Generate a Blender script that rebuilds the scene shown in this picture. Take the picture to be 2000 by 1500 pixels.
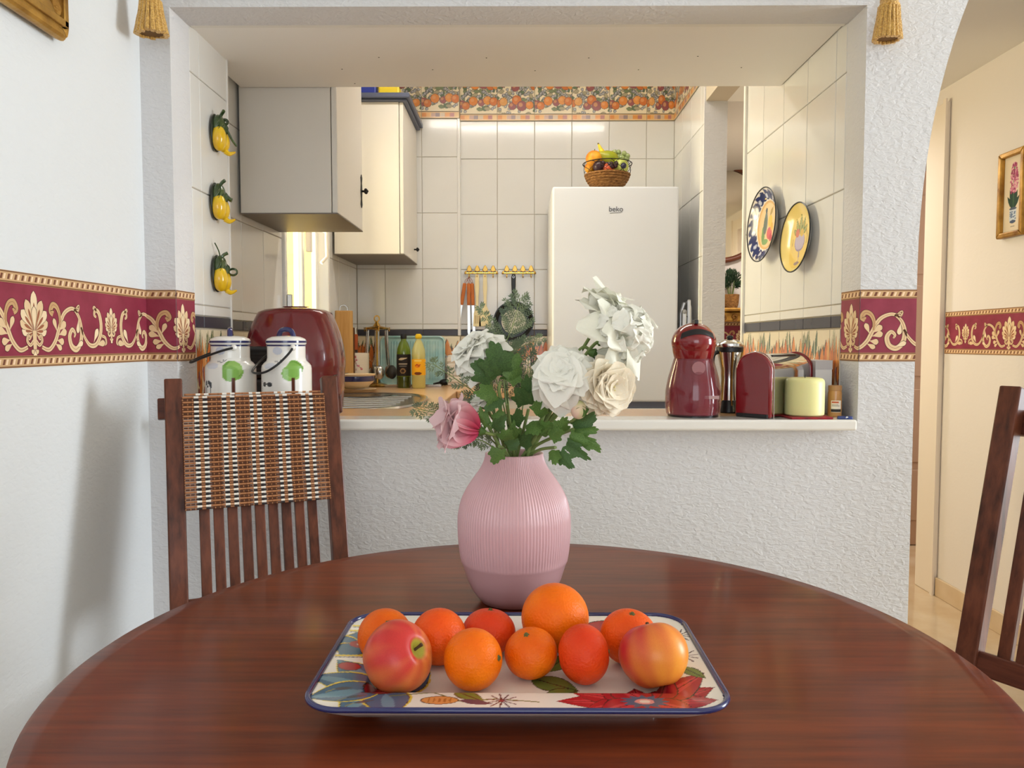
import bpy, bmesh, math, random
import numpy as np
from mathutils import Vector, Matrix, Quaternion
R = math.radians
PI = math.pi
SC = bpy.context.scene
COL = SC.collection
for o in list(bpy.data.objects):
    bpy.data.objects.remove(o)
random.seed(7)
rng = np.random.default_rng(7)

# ---------------------------------------------------------------- camera
FPX, HC = 1500.0, 1.11
PHI, YAW = math.atan(80 / FPX), math.atan(10 / FPX)
cam = bpy.data.objects.new('camera', bpy.data.cameras.new('camera'))
COL.objects.link(cam)
cam.data.sensor_width = 36.0
cam.data.lens = FPX / 2000 * 36.0
cam.data.clip_start = 0.02
cam.location = (0, 0, HC)
cam.rotation_euler = (R(90) - PHI, 0, YAW)
SC.camera = cam


def P(u, v, Y=None, Z=None, X=None):
    """world point seen at photo pixel (u,v) on the plane Y=, Z= or X="""
    x, y = u - 1000, 750 - v
    d = (x, FPX * math.cos(PHI) + y * math.sin(PHI), y * math.cos(PHI) - FPX * math.sin(PHI))
    c, s = math.cos(YAW), math.sin(YAW)
    d = (d[0] * c - d[1] * s, d[0] * s + d[1] * c, d[2])
    t = Y / d[1] if Y is not None else ((Z - HC) / d[2] if Z is not None else X / d[0])
    return Vector((d[0] * t, d[1] * t, HC + d[2] * t))


# ---------------------------------------------------------------- world, light, exposure
SC.view_settings.view_transform = 'Standard'
SC.view_settings.look = 'None'
SC.view_settings.gamma = 1.0
SC.view_settings.use_curve_mapping = False
SC.view_settings.exposure = 0.22
cy = SC.cycles
cy.max_bounces, cy.diffuse_bounces, cy.glossy_bounces, cy.transmission_bounces, cy.transparent_max_bounces = 7, 4, 3, 4, 8
cy.adaptive_threshold = 0.03
cy.caustics_reflective = cy.caustics_refractive = False
world = bpy.data.worlds.new('sky')
SC.world = world
world.use_nodes = True
bg = world.node_tree.nodes['Background']
bg.inputs[0].default_value = (0.85, 0.92, 1.0, 1)
bg.inputs[1].default_value = 1.0


def area(name, loc, direction, sx, sy, power, color, spread=180):
    l = bpy.data.lights.new(name, 'AREA')
    l.shape = 'RECTANGLE'
    l.size, l.size_y, l.energy, l.color = sx, sy, power, color
    l.spread = R(spread)
    o = bpy.data.objects.new(name, l)
    COL.objects.link(o)
    o.location = loc
    o.rotation_euler = Vector(direction).to_track_quat('-Z', 'Y').to_euler()
    return o


# daylight entering through the balcony window of the right wall and the kitchen window, plus an added fill from behind the viewer
area('balcony_daylight', (4.52, 1.30, 1.35), (-1, 0, 0), 1.0, 1.7, 120, (0.86, 0.94, 1.0))
area('rear_fill', (0.35, -2.45, 1.5), (0, 1, 0), 1.9, 1.5, 20, (0.90, 0.95, 1.0))  # unseen fill, added to light the partition and the fruit from the front
area('kitchen_daylight', (-2.2, 3.65, 1.75), (1, 0, -.04), 1.9, 1.7, 260, (1.0, 0.88, 0.62))


def lin(r, g, b):
    f = lambda c: (c / 255) / 12.92 if c / 255 <= 0.04045 else ((c / 255 + 0.055) / 1.055) ** 2.4
    return (f(r), f(g), f(b), 1.0)


# ---------------------------------------------------------------- materials
MATS = {}


def mat(name, col=(200, 200, 200), rough=0.5, metal=0.0, coat=0.0, bump=0.0, bscale=40.0, var=0.0, vscale=6.0,
        stretch=None, col2=None, sheen=0.0, trans=0.0, ior=1.45, attr=False, spec=0.5, sss=0.0, emit=None, alpha=1.0, detail=3.0, coatr=0.06):
    if name in MATS:
        return MATS[name]
    m = bpy.data.materials.new(name)
    m.use_nodes = True
    nt = m.node_tree
    b = nt.nodes['Principled BSDF']
    L = nt.links.new
    b.inputs['Roughness'].default_value = rough
    b.inputs['Metallic'].default_value = metal
    b.inputs['Coat Weight'].default_value = coat
    b.inputs['Coat Roughness'].default_value = coatr
    b.inputs['IOR'].default_value = ior
    b.inputs['Specular IOR Level'].default_value = spec
    b.inputs['Transmission Weight'].default_value = trans
    if sss:
        b.inputs['Subsurface Weight'].default_value = sss
        b.inputs['Subsurface Radius'].default_value = (0.01, 0.006, 0.004)
    if sheen:
        b.inputs['Sheen Weight'].default_value = sheen
    c = lin(*col)
    b.inputs['Base Color'].default_value = c
    tc = nt.nodes.new('ShaderNodeTexCoord')
    vec = tc.outputs['Object']
    if stretch:
        mp = nt.nodes.new('ShaderNodeMapping')
        mp.inputs['Scale'].default_value = stretch
        L(vec, mp.inputs[0])
        vec = mp.outputs[0]
    src = None
    if attr:
        a = nt.nodes.new('ShaderNodeVertexColor')
        a.layer_name = 'Col'
        src = a.outputs[0]
        L(src, b.inputs['Base Color'])
    elif var or col2:
        n = nt.nodes.new('ShaderNodeTexNoise')
        n.inputs['Scale'].default_value = vscale
        n.inputs['Detail'].default_value = detail
        L(vec, n.inputs['Vector'])
        rp = nt.nodes.new('ShaderNodeValToRGB')
        rp.color_ramp.elements[0].position = 0.32
        rp.color_ramp.elements[1].position = 0.68
        if col2:
            rp.color_ramp.elements[0].color = lin(*col2)
            rp.color_ramp.elements[1].color = c
        else:
            rp.color_ramp.elements[0].color = tuple(x * (1 - var) for x in c[:3]) + (1,)
            rp.color_ramp.elements[1].color = tuple(min(1, x * (1 + var)) for x in c[:3]) + (1,)
        L(n.outputs['Fac'], rp.inputs[0])
        L(rp.outputs[0], b.inputs['Base Color'])
    if bump:
        n2 = nt.nodes.new('ShaderNodeTexNoise')
        n2.inputs['Scale'].default_value = bscale
        n2.inputs['Detail'].default_value = 2.5
        L(vec, n2.inputs['Vector'])
        bp = nt.nodes.new('ShaderNodeBump')
        bp.inputs['Strength'].default_value = bump
        bp.inputs['Distance'].default_value = 0.01
        L(n2.outputs['Fac'], bp.inputs['Height'])
        L(bp.outputs[0], b.inputs['Normal'])
    if emit:
        b.inputs['Emission Color'].default_value = lin(*emit[:3])
        b.inputs['Emission Strength'].default_value = emit[3]
    b.inputs['Alpha'].default_value = alpha
    MATS[name] = m
    return m


def wood(name, c1, c2, rough, axis, scale=1.0, coat=0.0, coatr=0.15):
    """grain running along the given axis (0 x, 1 y, 2 z)"""
    if name in MATS:
        return MATS[name]
    m = bpy.data.materials.new(name)
    m.use_nodes = True
    nt = m.node_tree
    L = nt.links.new
    b = nt.nodes['Principled BSDF']
    b.inputs['Roughness'].default_value = rough
    b.inputs['Specular IOR Level'].default_value = .2
    b.inputs['Coat Weight'].default_value = coat
    b.inputs['Coat Roughness'].default_value = coatr
    tc = nt.nodes.new('ShaderNodeTexCoord')
    cols = []
    for sc, st in ((14 * scale, 9.0), (60 * scale, 14.0)):
        mp = nt.nodes.new('ShaderNodeMapping')
        s = [1.0, 1.0, 1.0]
        s[axis] = 1 / st
        mp.inputs['Scale'].default_value = s
        L(tc.outputs['Object'], mp.inputs[0])
        n = nt.nodes.new('ShaderNodeTexNoise')
        n.inputs['Scale'].default_value = sc
        n.inputs['Detail'].default_value = 5
        n.inputs['Roughness'].default_value = 0.6
        L(mp.outputs[0], n.inputs['Vector'])
        cols.append(n.outputs['Fac'])
    mx = nt.nodes.new('ShaderNodeMix')
    mx.inputs[0].default_value = 0.5
    L(cols[0], mx.inputs[2])
    L(cols[1], mx.inputs[3])
    rp = nt.nodes.new('ShaderNodeValToRGB')
    rp.color_ramp.elements[0].position = 0.38
    rp.color_ramp.elements[0].color = lin(*c2)
    rp.color_ramp.elements[1].position = 0.62
    rp.color_ramp.elements[1].color = lin(*c1)
    L(mx.outputs[0], rp.inputs[0])
    L(rp.outputs[0], b.inputs['Base Color'])
    bp = nt.nodes.new('ShaderNodeBump')
    bp.inputs['Strength'].default_value = 0.06
    bp.inputs['Distance'].default_value = 0.002
    L(cols[1], bp.inputs['Height'])
    L(bp.outputs[0], b.inputs['Normal'])
    MATS[name] = m
    return m


def glassy(name, col, mixf=0.2, rough=0.03):
    """thin clear sheet: mostly see-through with a gloss on top"""
    if name in MATS:
        return MATS[name]
    m = bpy.data.materials.new(name)
    m.use_nodes = True
    nt = m.node_tree
    nt.nodes.remove(nt.nodes['Principled BSDF'])
    t = nt.nodes.new('ShaderNodeBsdfTransparent')
    t.inputs[0].default_value = lin(*col)
    g = nt.nodes.new('ShaderNodeBsdfGlossy')
    g.inputs['Roughness'].default_value = rough
    mx = nt.nodes.new('ShaderNodeMixShader')
    mx.inputs[0].default_value = mixf
    L = nt.links.new
    L(t.outputs[0], mx.inputs[1])
    L(g.outputs[0], mx.inputs[2])
    L(mx.outputs[0], nt.nodes['Material Output'].inputs[0])
    MATS[name] = m
    return m


def plaster(name, col, strength=0.55, scale=95, strx=1.0):
    if name in MATS:
        return MATS[name]
    m = mat(name, col, rough=0.85)
    nt = m.node_tree
    L = nt.links.new
    b = nt.nodes['Principled BSDF']
    tc = [n for n in nt.nodes if n.type == 'TEX_COORD'][0]
    n = nt.nodes.new('ShaderNodeTexNoise')
    n.inputs['Scale'].default_value = scale
    n.inputs['Detail'].default_value = 2.0
    n.inputs['Distortion'].default_value = 0.6
    mp = nt.nodes.new('ShaderNodeMapping')
    mp.inputs['Scale'].default_value = (0.6, 0.6, 1.1)
    L(tc.outputs['Object'], mp.inputs[0])
    L(mp.outputs[0], n.inputs['Vector'])
    bp = nt.nodes.new('ShaderNodeBump')
    bp.inputs['Strength'].default_value = strength
    bp.inputs['Distance'].default_value = 0.006
    L(n.outputs['Fac'], bp.inputs['Height'])
    L(bp.outputs[0], b.inputs['Normal'])
    return m


M_PLASTER = plaster('white_plaster', (218, 217, 218), 0.5, 110)
M_PLASTER2 = plaster('smooth_white_plaster', (226, 228, 229), 0.28, 90)
M_CREAM = plaster('cream_paint', (236, 228, 220), 0.08, 60)
M_WHITE = mat('white_paint', (236, 233, 226), 0.5)
M_TILE = mat('cream_glazed_tile', (228, 227, 223), 0.18, var=0.02, vscale=3, coat=0.3)
M_TRIMTILE = mat('pale_trim_tile', (230, 228, 224), 0.2, coat=0.3)
M_DARKTILE = mat('slate_blue_tile', (66, 64, 72), 0.25, var=0.1, vscale=9)
M_GROUT = mat('grout', (196, 184, 164), 0.9)
M_PRINT = mat('painted_glaze', attr=True, rough=0.2, coat=0.4)
M_PRINTM = mat('matte_print', attr=True, rough=0.75)
M_LAM = mat('cabinet_laminate', (226, 221, 212), 0.4)
M_CHROME = mat('chrome', (215, 215, 215), 0.12, 1.0)
M_STEEL = mat('brushed_steel', (190, 188, 184), 0.22, 1.0)
M_BRASS = mat('brass', (206, 164, 84), 0.25, 1.0)
M_GOLD = mat('gilt', (206, 160, 76), 0.42, 0.6, bump=0.15, bscale=160, col2=(128, 86, 30), vscale=14)
M_BLACK = mat('black_plastic', (26, 26, 28), 0.35)
M_IRON = mat('dark_iron', (38, 36, 36), 0.45, 0.6)
M_BURG = mat('burgundy_plastic', (112, 20, 30), 0.22, coat=0.6)
M_RED = mat('red_enamel', (128, 14, 22), 0.16, coat=0.7)
M_APPL = mat('white_appliance', (228, 231, 236), 0.3, coat=0.2)
M_WHITEGL = mat('white_glaze', (240, 236, 228), 0.15, coat=0.4)
M_BLUEGL = mat('cobalt_glaze', (42, 46, 96), 0.15, coat=0.4)
M_STEM = mat('stem_green', (120, 138, 78), 0.6, var=0.2, vscale=30)
M_LEAF = mat('leaf_green', (112, 146, 74), 0.5, col2=(80, 114, 54), vscale=28)
M_LEAF2 = mat('dark_leaf_green', (84, 118, 62), 0.5, col2=(62, 90, 50), vscale=28)
M_FERN = mat('fern_green', (124, 138, 98), 0.6, col2=(80, 96, 72), vscale=60)
M_PETAL = mat('white_petal', (255, 251, 240), 0.6, var=0.03, vscale=60, sheen=0.1)
M_PETALC = mat('cream_petal', (255, 247, 228), 0.6, col2=(254, 238, 208), vscale=40)
M_PETALG = mat('greenish_white_petal', (252, 250, 234), 0.6, var=0.03, vscale=60)
M_ROUTER = mat('mahogany_edge', (92, 44, 26), 0.3, coat=0.4)
W_TABLE = wood('mahogany_veneer', (120, 48, 12), (88, 31, 7), 0.45, 0, 1.6, coat=0.30, coatr=0.12)
W_CHAIRZ = wood('dark_chair_wood', (112, 62, 42), (64, 34, 24), 0.42, 2, 1.4, coat=0.15)
W_CHAIRX = wood('dark_chair_wood_cross', (112, 60, 42), (62, 32, 24), 0.42, 0, 1.4, coat=0.15)
W_BOARD = wood('pale_board_wood', (196, 156, 98), (168, 124, 70), 0.55, 2, 1.0)


def translucent(m, fac):
    nt = m.node_tree
    b = nt.nodes['Principled BSDF']
    t = nt.nodes.new('ShaderNodeBsdfTranslucent')
    L = nt.links.new
    if b.inputs['Base Color'].is_linked:
        L(b.inputs['Base Color'].links[0].from_socket, t.inputs[0])
    else:
        t.inputs[0].default_value = b.inputs['Base Color'].default_value
    mx = nt.nodes.new('ShaderNodeMixShader')
    mx.inputs[0].default_value = fac
    L(b.outputs[0], mx.inputs[1])
    L(t.outputs[0], mx.inputs[2])
    L(mx.outputs[0], nt.nodes['Material Output'].inputs[0])
    return m


for m_, f_ in ((M_PETAL, .22), (M_PETALC, .22), (M_PETALG, .22), (M_LEAF, .3), (M_LEAF2, .25)):
    translucent(m_, f_)


# ---------------------------------------------------------------- mesh helpers
class MB:
    def __init__(s):
        s.v, s.f, s.c = [], [], []

    def add(s, vs, fs, col=None):
        o = len(s.v)
        s.v += [tuple(x) for x in vs]
        s.f += [tuple(i + o for i in f) for f in fs]
        if col is not None:
            if isinstance(col[0], (int, float)):
                s.c += [tuple(col)] * len(vs)
            else:
                s.c += [tuple(c) for c in col]
        return s

    def box(s, x0, x1, y0, y1, z0, z1, col=None):
        return s.add([(x0, y0, z0), (x1, y0, z0), (x1, y1, z0), (x0, y1, z0), (x0, y0, z1), (x1, y0, z1), (x1, y1, z1), (x0, y1, z1)],
                     [(0, 3, 2, 1), (4, 5, 6, 7), (0, 1, 5, 4), (1, 2, 6, 5), (2, 3, 7, 6), (3, 0, 4, 7)], col)

    def bar(s, a, b, w, d, side=(1, 0, 0), col=None):
        a, b = Vector(a), Vector(b)
        t = (b - a).normalized()
        x = Vector(side)
        x = (x - t * x.dot(t)).normalized()
        y = t.cross(x)
        vs = []
        for p in (a, b):
            for i, j in ((-1, -1), (1, -1), (1, 1), (-1, 1)):
                vs.append(p + x * (w / 2 * i) + y * (d / 2 * j))
        return s.add(vs, [(3, 2, 1, 0), (4, 5, 6, 7), (0, 1, 5, 4), (1, 2, 6, 5), (2, 3, 7, 6), (3, 0, 4, 7)], col)

    def tube(s, pts, r, n=8, col=None, cap=True):
        pts = [Vector(p) for p in pts]
        rs = r if isinstance(r, (list, tuple)) else [r] * len(pts)
        vs, fs = [], []
        up = None
        for i, p in enumerate(pts):
            t = (pts[min(i + 1, len(pts) - 1)] - pts[max(i - 1, 0)])
            t = t.normalized() if t.length > 1e-9 else Vector((0, 0, 1))
            if up is None:
                up = Vector((0, 0, 1)) if abs(t.z) < 0.9 else Vector((1, 0, 0))
            x = (up - t * up.dot(t))
            x = x.normalized() if x.length > 1e-6 else t.orthogonal().normalized()
            up = x
            y = t.cross(x)
            for k in range(n):
                a = 2 * PI * k / n
                vs.append(p + x * (math.cos(a) * rs[i]) + y * (math.sin(a) * rs[i]))
        for i in range(len(pts) - 1):
            for k in range(n):
                k2 = (k + 1) % n
                fs.append((i * n + k, i * n + k2, (i + 1) * n + k2, (i + 1) * n + k))
        if cap:
            fs.append(tuple(range(n - 1, -1, -1)))
            fs.append(tuple((len(pts) - 1) * n + k for k in range(n)))
        return s.add(vs, fs, col)

    def lathe(s, prof, n=48, col=None, close=True, center=(0, 0)):
        """prof: list of (radius, z)"""
        vs, fs = [], []
        for r, z in prof:
            for k in range(n):
                a = 2 * PI * k / n
                vs.append((center[0] + r * math.cos(a), center[1] + r * math.sin(a), z))
        for i in range(len(prof) - 1):
            for k in range(n):
                k2 = (k + 1) % n
                fs.append((i * n + k, i * n + k2, (i + 1) * n + k2, (i + 1) * n + k))
        if close:
            fs.append(tuple(range(n - 1, -1, -1)))
            fs.append(tuple((len(prof) - 1) * n + k for k in range(n)))
        return s.add(vs, fs, col)

    def prism(s, poly, fn0, fn1, col=None):
        """poly 2d; fn0/fn1 map (a,b)->3d for the two caps"""
        n = len(poly)
        vs = [fn0(*p) for p in poly] + [fn1(*p) for p in poly]
        fs = [tuple(range(n - 1, -1, -1)), tuple(range(n, 2 * n))]
        fs += [(i, (i + 1) % n, n + (i + 1) % n, n + i) for i in range(n)]
        return s.add(vs, fs, col)

    def grid(s, fn, nu, nv, col=None, closeu=False):
        vs, fs = [], []
        for j in range(nv + 1):
            for i in range(nu + (0 if closeu else 1)):
                vs.append(fn(i / nu, j / nv))
        w = nu if closeu else nu + 1
        for j in range(nv):
            for i in range(nu):
                i2 = (i + 1) % w
                fs.append((j * w + i, j * w + i2, (j + 1) * w + i2, (j + 1) * w + i))
        return s.add(vs, fs, col)

    def sphere(s, c, r, nu=16, nv=10, col=None):
        rx, ry, rz = (r, r, r) if isinstance(r, (int, float)) else r
        prof = []
        vs, fs = [(c[0], c[1], c[2] - rz)], []
        for j in range(1, nv):
            t = -PI / 2 + PI * j / nv
            for i in range(nu):
                a = 2 * PI * i / nu
                vs.append((c[0] + rx * math.cos(t) * math.cos(a), c[1] + ry * math.cos(t) * math.sin(a), c[2] + rz * math.sin(t)))
        vs.append((c[0], c[1], c[2] + rz))
        for i in range(nu):
            fs.append((0, 1 + (i + 1) % nu, 1 + i))
            for j in range(nv - 2):
                a, b = 1 + j * nu + i, 1 + j * nu + (i + 1) % nu
                fs.append((a, b, b + nu, a + nu))
            fs.append((1 + (nv - 2) * nu + i, 1 + (nv - 2) * nu + (i + 1) % nu, len(vs) - 1))
        return s.add(vs, fs, col)

    def mesh(s, name):
        me = bpy.data.meshes.new(name)
        me.from_pydata(s.v, [], s.f)
        if s.c and len(s.c) == len(s.v):
            a = me.color_attributes.new('Col', 'FLOAT_COLOR', 'POINT')
            arr = np.ones((len(s.v), 4), dtype=np.float32)
            cc = np.array(s.c, dtype=np.float32)
            arr[:, :cc.shape[1]] = cc
            a.data.foreach_set('color', arr.ravel())
        return me


def tag(o, label=None, cat=None, group=None, kind=None):
    if label: o['label'] = label
    if cat: o['category'] = cat
    if group: o['group'] = group
    if kind: o['kind'] = kind
    return o


def mk(name, mb, m, parent=None, smooth=False, bevel=0.0, bseg=2, loc=None, rot=None, solid=0.0, subd=0, label=None, cat=None, group=None, kind=None, fix=True):
    me = mb if isinstance(mb, bpy.types.Mesh) else mb.mesh(name)
    if not isinstance(mb, bpy.types.Mesh):
        if fix:
            bm = bmesh.new()
            bm.from_mesh(me)
            bmesh.ops.recalc_face_normals(bm, faces=bm.faces)
            bm.to_mesh(me)
            bm.free()
        me.materials.append(m)
        if smooth:
            me.polygons.foreach_set('use_smooth', [True] * len(me.polygons))
            if smooth != 'all':
                try:
                    me.set_sharp_from_angle(angle=R(40))
                except Exception:
                    pass
    o = bpy.data.objects.new(name, me)
    COL.objects.link(o)
    if parent: o.parent = parent
    if loc is not None: o.location = loc
    if rot is not None: o.rotation_euler = rot
    if bevel:
        b = o.modifiers.new('bevel', 'BEVEL')
        b.width, b.segments, b.limit_method, b.angle_limit = bevel, bseg, 'ANGLE', R(40)
    if solid:
        b = o.modifiers.new('solid', 'SOLIDIFY')
        b.thickness, b.offset = solid, 0
    if subd:
        b = o.modifiers.new('subd', 'SUBSURF')
        b.levels = b.render_levels = subd
    return tag(o, label, cat, group, kind)


def thing(name, label, cat, loc=(0, 0, 0), rotz=0.0, group=None, kind=None):
    o = bpy.data.objects.new(name, None)
    o.empty_display_size = 0.05
    COL.objects.link(o)
    o.location = loc
    o.rotation_euler = (0, 0, rotz)
    return tag(o, label, cat, group, kind)


def struct(name, mb, m, **k):
    return mk(name, mb, m, kind='structure', **k)


def B(*a, **k):
    return MB().box(*a, **k)


# ---- painter: colours on a grid of points
class Paint:
    def __init__(s, X, Y, bg):
        s.X, s.Y = np.asarray(X, float), np.asarray(Y, float)
        s.C = np.zeros((s.X.size, 3))
        s.C[:] = lin(*bg)[:3]

    def put(s, mask, col, a=1.0):
        c = np.array(lin(*col)[:3])
        s.C[mask] = s.C[mask] * (1 - a) + c * a

    def ell(s, cx, cy, rx, ry, col, rot=0.0, a=1.0):
        c, n = math.cos(rot), math.sin(rot)
        dx, dy = s.X - cx, s.Y - cy
        x, y = dx * c + dy * n, -dx * n + dy * c
        s.put((x / rx) ** 2 + (y / ry) ** 2 < 1, col, a)

    def leaf(s, x0, y0, x1, y1, w, col, a=1.0):
        L = math.hypot(x1 - x0, y1 - y0)
        c, n = (x1 - x0) / L, (y1 - y0) / L
        dx, dy = s.X - x0, s.Y - y0
        t, q = (dx * c + dy * n) / L, -dx * n + dy * c
        tt = np.clip(t, 0, 1)
        s.put((t > 0) & (t < 1) & (np.abs(q) < w * np.sin(PI * tt ** 0.8)), col, a)

    def line(s, pts, w, col, a=1.0):
        m = np.zeros(s.X.size, bool)
        for (x0, y0), (x1, y1) in zip(pts[:-1], pts[1:]):
            L2 = (x1 - x0) ** 2 + (y1 - y0) ** 2 + 1e-12
            t = np.clip(((s.X - x0) * (x1 - x0) + (s.Y - y0) * (y1 - y0)) / L2, 0, 1)
            m |= (s.X - x0 - t * (x1 - x0)) ** 2 + (s.Y - y0 - t * (y1 - y0)) ** 2 < (w / 2) ** 2
        s.put(m, col, a)

    def rect(s, x0, x1, y0, y1, col, a=1.0):
        s.put((s.X > x0) & (s.X < x1) & (s.Y > y0) & (s.Y < y1), col, a)


def gridpts(nx, ny, x0, x1, y0, y1):
    xs, ys = np.meshgrid(np.linspace(x0, x1, nx + 1), np.linspace(y0, y1, ny + 1))
    return xs.ravel(), ys.ravel()


def gridfaces(nx, ny):
    w = nx + 1
    return [(j * w + i, j * w + i + 1, (j + 1) * w + i + 1, (j + 1) * w + i) for j in range(ny) for i in range(nx)]


def catmull(pts, n=8):
    pts = [Vector(p) for p in pts]
    out = []
    q = [pts[0]] + pts + [pts[-1]]
    for i in range(1, len(q) - 2):
        p0, p1, p2, p3 = q[i - 1], q[i], q[i + 1], q[i + 2]
        for k in range(n):
            t = k / n
            out.append(0.5 * ((2 * p1) + (p2 - p0) * t + (2 * p0 - 5 * p1 + 4 * p2 - p3) * t * t + (3 * p1 - p0 - 3 * p2 + p3) * t ** 3))
    out.append(pts[-1])
    return out

# ================================================================ the setting
XW = -0.932            # dining room left wall
XL, XR = -0.856, 0.856  # pass-through jambs
YP0, YP1 = 1.93, 2.04   # partition front / back
XA = 0.996             # partition end at the arch
XH = 1.85              # hall right wall
ZC = 2.62
BZ0, BZ1 = 1.064, 1.243  # wallpaper border


def xl(y):             # kitchen left wall runs slightly out of square
    return -0.92 + (y - 2.54) * 0.0281


M_MARBLE = mat('beige_marble', (222, 200, 168), 0.12, col2=(206, 178, 140), vscale=5, coat=0.3, detail=8)
struct('floor', B(-1.2, 4.7, -2.6, 5.3, -0.08, 0.0), M_MARBLE)
struct('ceiling', B(-1.2, 4.7, -2.6, 1.93, ZC, ZC + 0.08), M_WHITE)
struct('ceiling', B(-1.05, 0.856, 2.04, 4.4, ZC, ZC + 0.08), M_WHITE)
struct('ceiling', B(0.956, 3.1, 2.04, 5.2, 2.21, 2.29), M_WHITE)
struct('wall_left', B(XW - 0.12, XW, -2.5, YP1, 0, ZC), M_PLASTER2)
# rear wall, with an unseen window opening added for the fill light
rw = MB()
rw.box(XW, -0.6, -2.6, -2.5, 0, ZC)
rw.box(1.3, 4.6, -2.6, -2.5, 0, ZC)
rw.box(-0.6, 1.3, -2.6, -2.5, 0, 0.75)
rw.box(-0.6, 1.3, -2.6, -2.5, 2.25, ZC)
struct('wall_rear', rw, M_PLASTER2)
# right wall: balcony window, stretch of hall wall, door opening
rw = MB()
rw.box(4.5, 4.6, -2.5, 0.78, 0, ZC)
rw.box(4.5, 4.6, 0.78, 1.82, 0, 0.48)
rw.box(4.5, 4.6, 0.78, 1.82, 2.22, ZC)
rw.box(4.5, 4.6, 1.82, YP1, 0, ZC)
rw.box(XH, 4.5, YP0, YP1, 0, ZC)
struct('wall_right', rw, M_PLASTER2)
rw = MB()
rw.box(XH, XH + 0.12, YP1, 3.5, 0, 2.21)
rw.box(XH, XH + 0.12, 3.5, 4.3, 2.05, 2.21)
rw.box(XH, XH + 0.12, 4.3, 5.1, 0, 2.21)
struct('wall_hall_right', rw, M_CREAM)
struct('wall_hall_end', B(0.956, XH, 5.0, 5.1, 0, 2.21), M_CREAM)
# room beyond the hall door
rw = MB()
rw.box(XH + 0.12, 2.9, 4.6, 4.7, 0, 2.21)
rw.box(2.9, 3.0, 3.2, 4.7, 0, 2.21)
rw.box(XH + 0.12, 2.9, 3.1, 3.2, 0, 2.21)
struct('wall_far_room', rw, M_CREAM)

# partition with the pass-through and the arch
pw = MB()
f0, f1 = (lambda a, b: (a, YP0, b)), (lambda a, b: (a, YP1, b))


def pbox(x0, x1, z0, z1):
    pw.prism([(x0, z0), (x1, z0), (x1, z1), (x0, z1)], f0, f1)


pbox(XW, XL, 0, ZC)
pbox(XL, XR, 0, 0.896)
pbox(XL, XR, 1.935, ZC)
pbox(XR, XA, 0, 1.30)
ax, aw, ah, az = (XA + XH) / 2, (XH - XA) / 2, 0.98, 1.30
arc = [(ax - aw * math.cos(PI * k / 48), az + ah * math.sin(PI * k / 48)) for k in range(49)]
for k in range(24):
    (xa, za), (xb, zb) = arc[k], arc[k + 1]
    pw.prism([(XR, za), (xa, za), (xb, zb), (XR, zb)], f0, f1)
for k in range(24, 48):
    (xa, za), (xb, zb) = arc[k], arc[k + 1]
    pw.prism([(xa, za), (XH, za), (XH, zb), (xb, zb)], f0, f1)
pw.prism([(XR, az + ah), (XH, az + ah), (XH, ZC), (XR, ZC)], f0, f1)
struct('wall_front', pw, M_PLASTER)

# kitchen walls (plain substrate; tiles sit on them)
struct('wall_kitchen_left_pier', B(XL - 0.12, XL - 0.004, YP1, 2.30, 0, ZC), M_GROUT)
kl = MB()


def lwall(y0, y1, z0, z1, t=0.07):
    kl.add([(xl(y0) - t, y0, z0), (xl(y0) - .004, y0, z0), (xl(y1) - .004, y1, z0), (xl(y1) - t, y1, z0),
            (xl(y0) - t, y0, z1), (xl(y0) - .004, y0, z1), (xl(y1) - .004, y1, z1), (xl(y1) - t, y1, z1)],
           [(0, 3, 2, 1), (4, 5, 6, 7), (0, 1, 5, 4), (1, 2, 6, 5), (2, 3, 7, 6), (3, 0, 4, 7)])


WY0, WY1, WZ0, WZ1 = 2.98, 3.62, 1.02, 2.15
lwall(2.28, WY0, 0, ZC)
lwall(WY1, 4.30, 0, ZC)
lwall(WY0, WY1, 0, WZ0)
lwall(WY0, WY1, WZ1, ZC)
W_KL = struct('wall_kitchen_left', kl, M_GROUT)
XS = -0.312            # step in the kitchen back wall
kb = MB()
kb.box(-0.95, XS, 4.204, 4.36, 0, ZC)
kb.box(XS, 0.9, 4.254, 4.36, 0, ZC)
W_KB = struct('wall_kitchen_back', kb, M_GROUT)
kr = MB()
kr.box(0.860, 0.956, YP1, 2.92, 0, ZC)
kr.box(0.860, 0.956, 2.92, 3.57, 2.21, ZC)
kr.box(0.860, 0.956, 3.575, 5.0, 0, ZC)
W_KR = struct('wall_kitchen_right', kr, M_GROUT)
# plaster faces of the doorway end
struct('wall_doorway_end', B(0.853, 0.958, 3.565, 3.575, 0, ZC), M_PLASTER)
struct('trim_1', B(0.846, 0.860, 2.905, 2.925, 0, 2.2), M_WHITE, label='white corner bead at the end of the tiled wall')
ob = bpy.data.objects
PIER = ob['wall_kitchen_left_pier']

# ---- tiles
TW, TH, TT = 0.2032, 0.300, 0.005


def tile_mesh(w, h, name):
    b = bmesh.new()
    m = MB().box(0, w, 0, TT, 0, h).mesh(name)
    b.from_mesh(m)
    bmesh.ops.recalc_face_normals(b, faces=b.faces)
    bmesh.ops.bevel(b, geom=[e for e in b.edges if abs(e.verts[0].co.y) < 1e-6 and abs(e.verts[1].co.y) < 1e-6], offset=0.0018, segments=1, affect='EDGES')
    b.to_mesh(m)
    b.free()
    return m


TILES = {}


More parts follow.
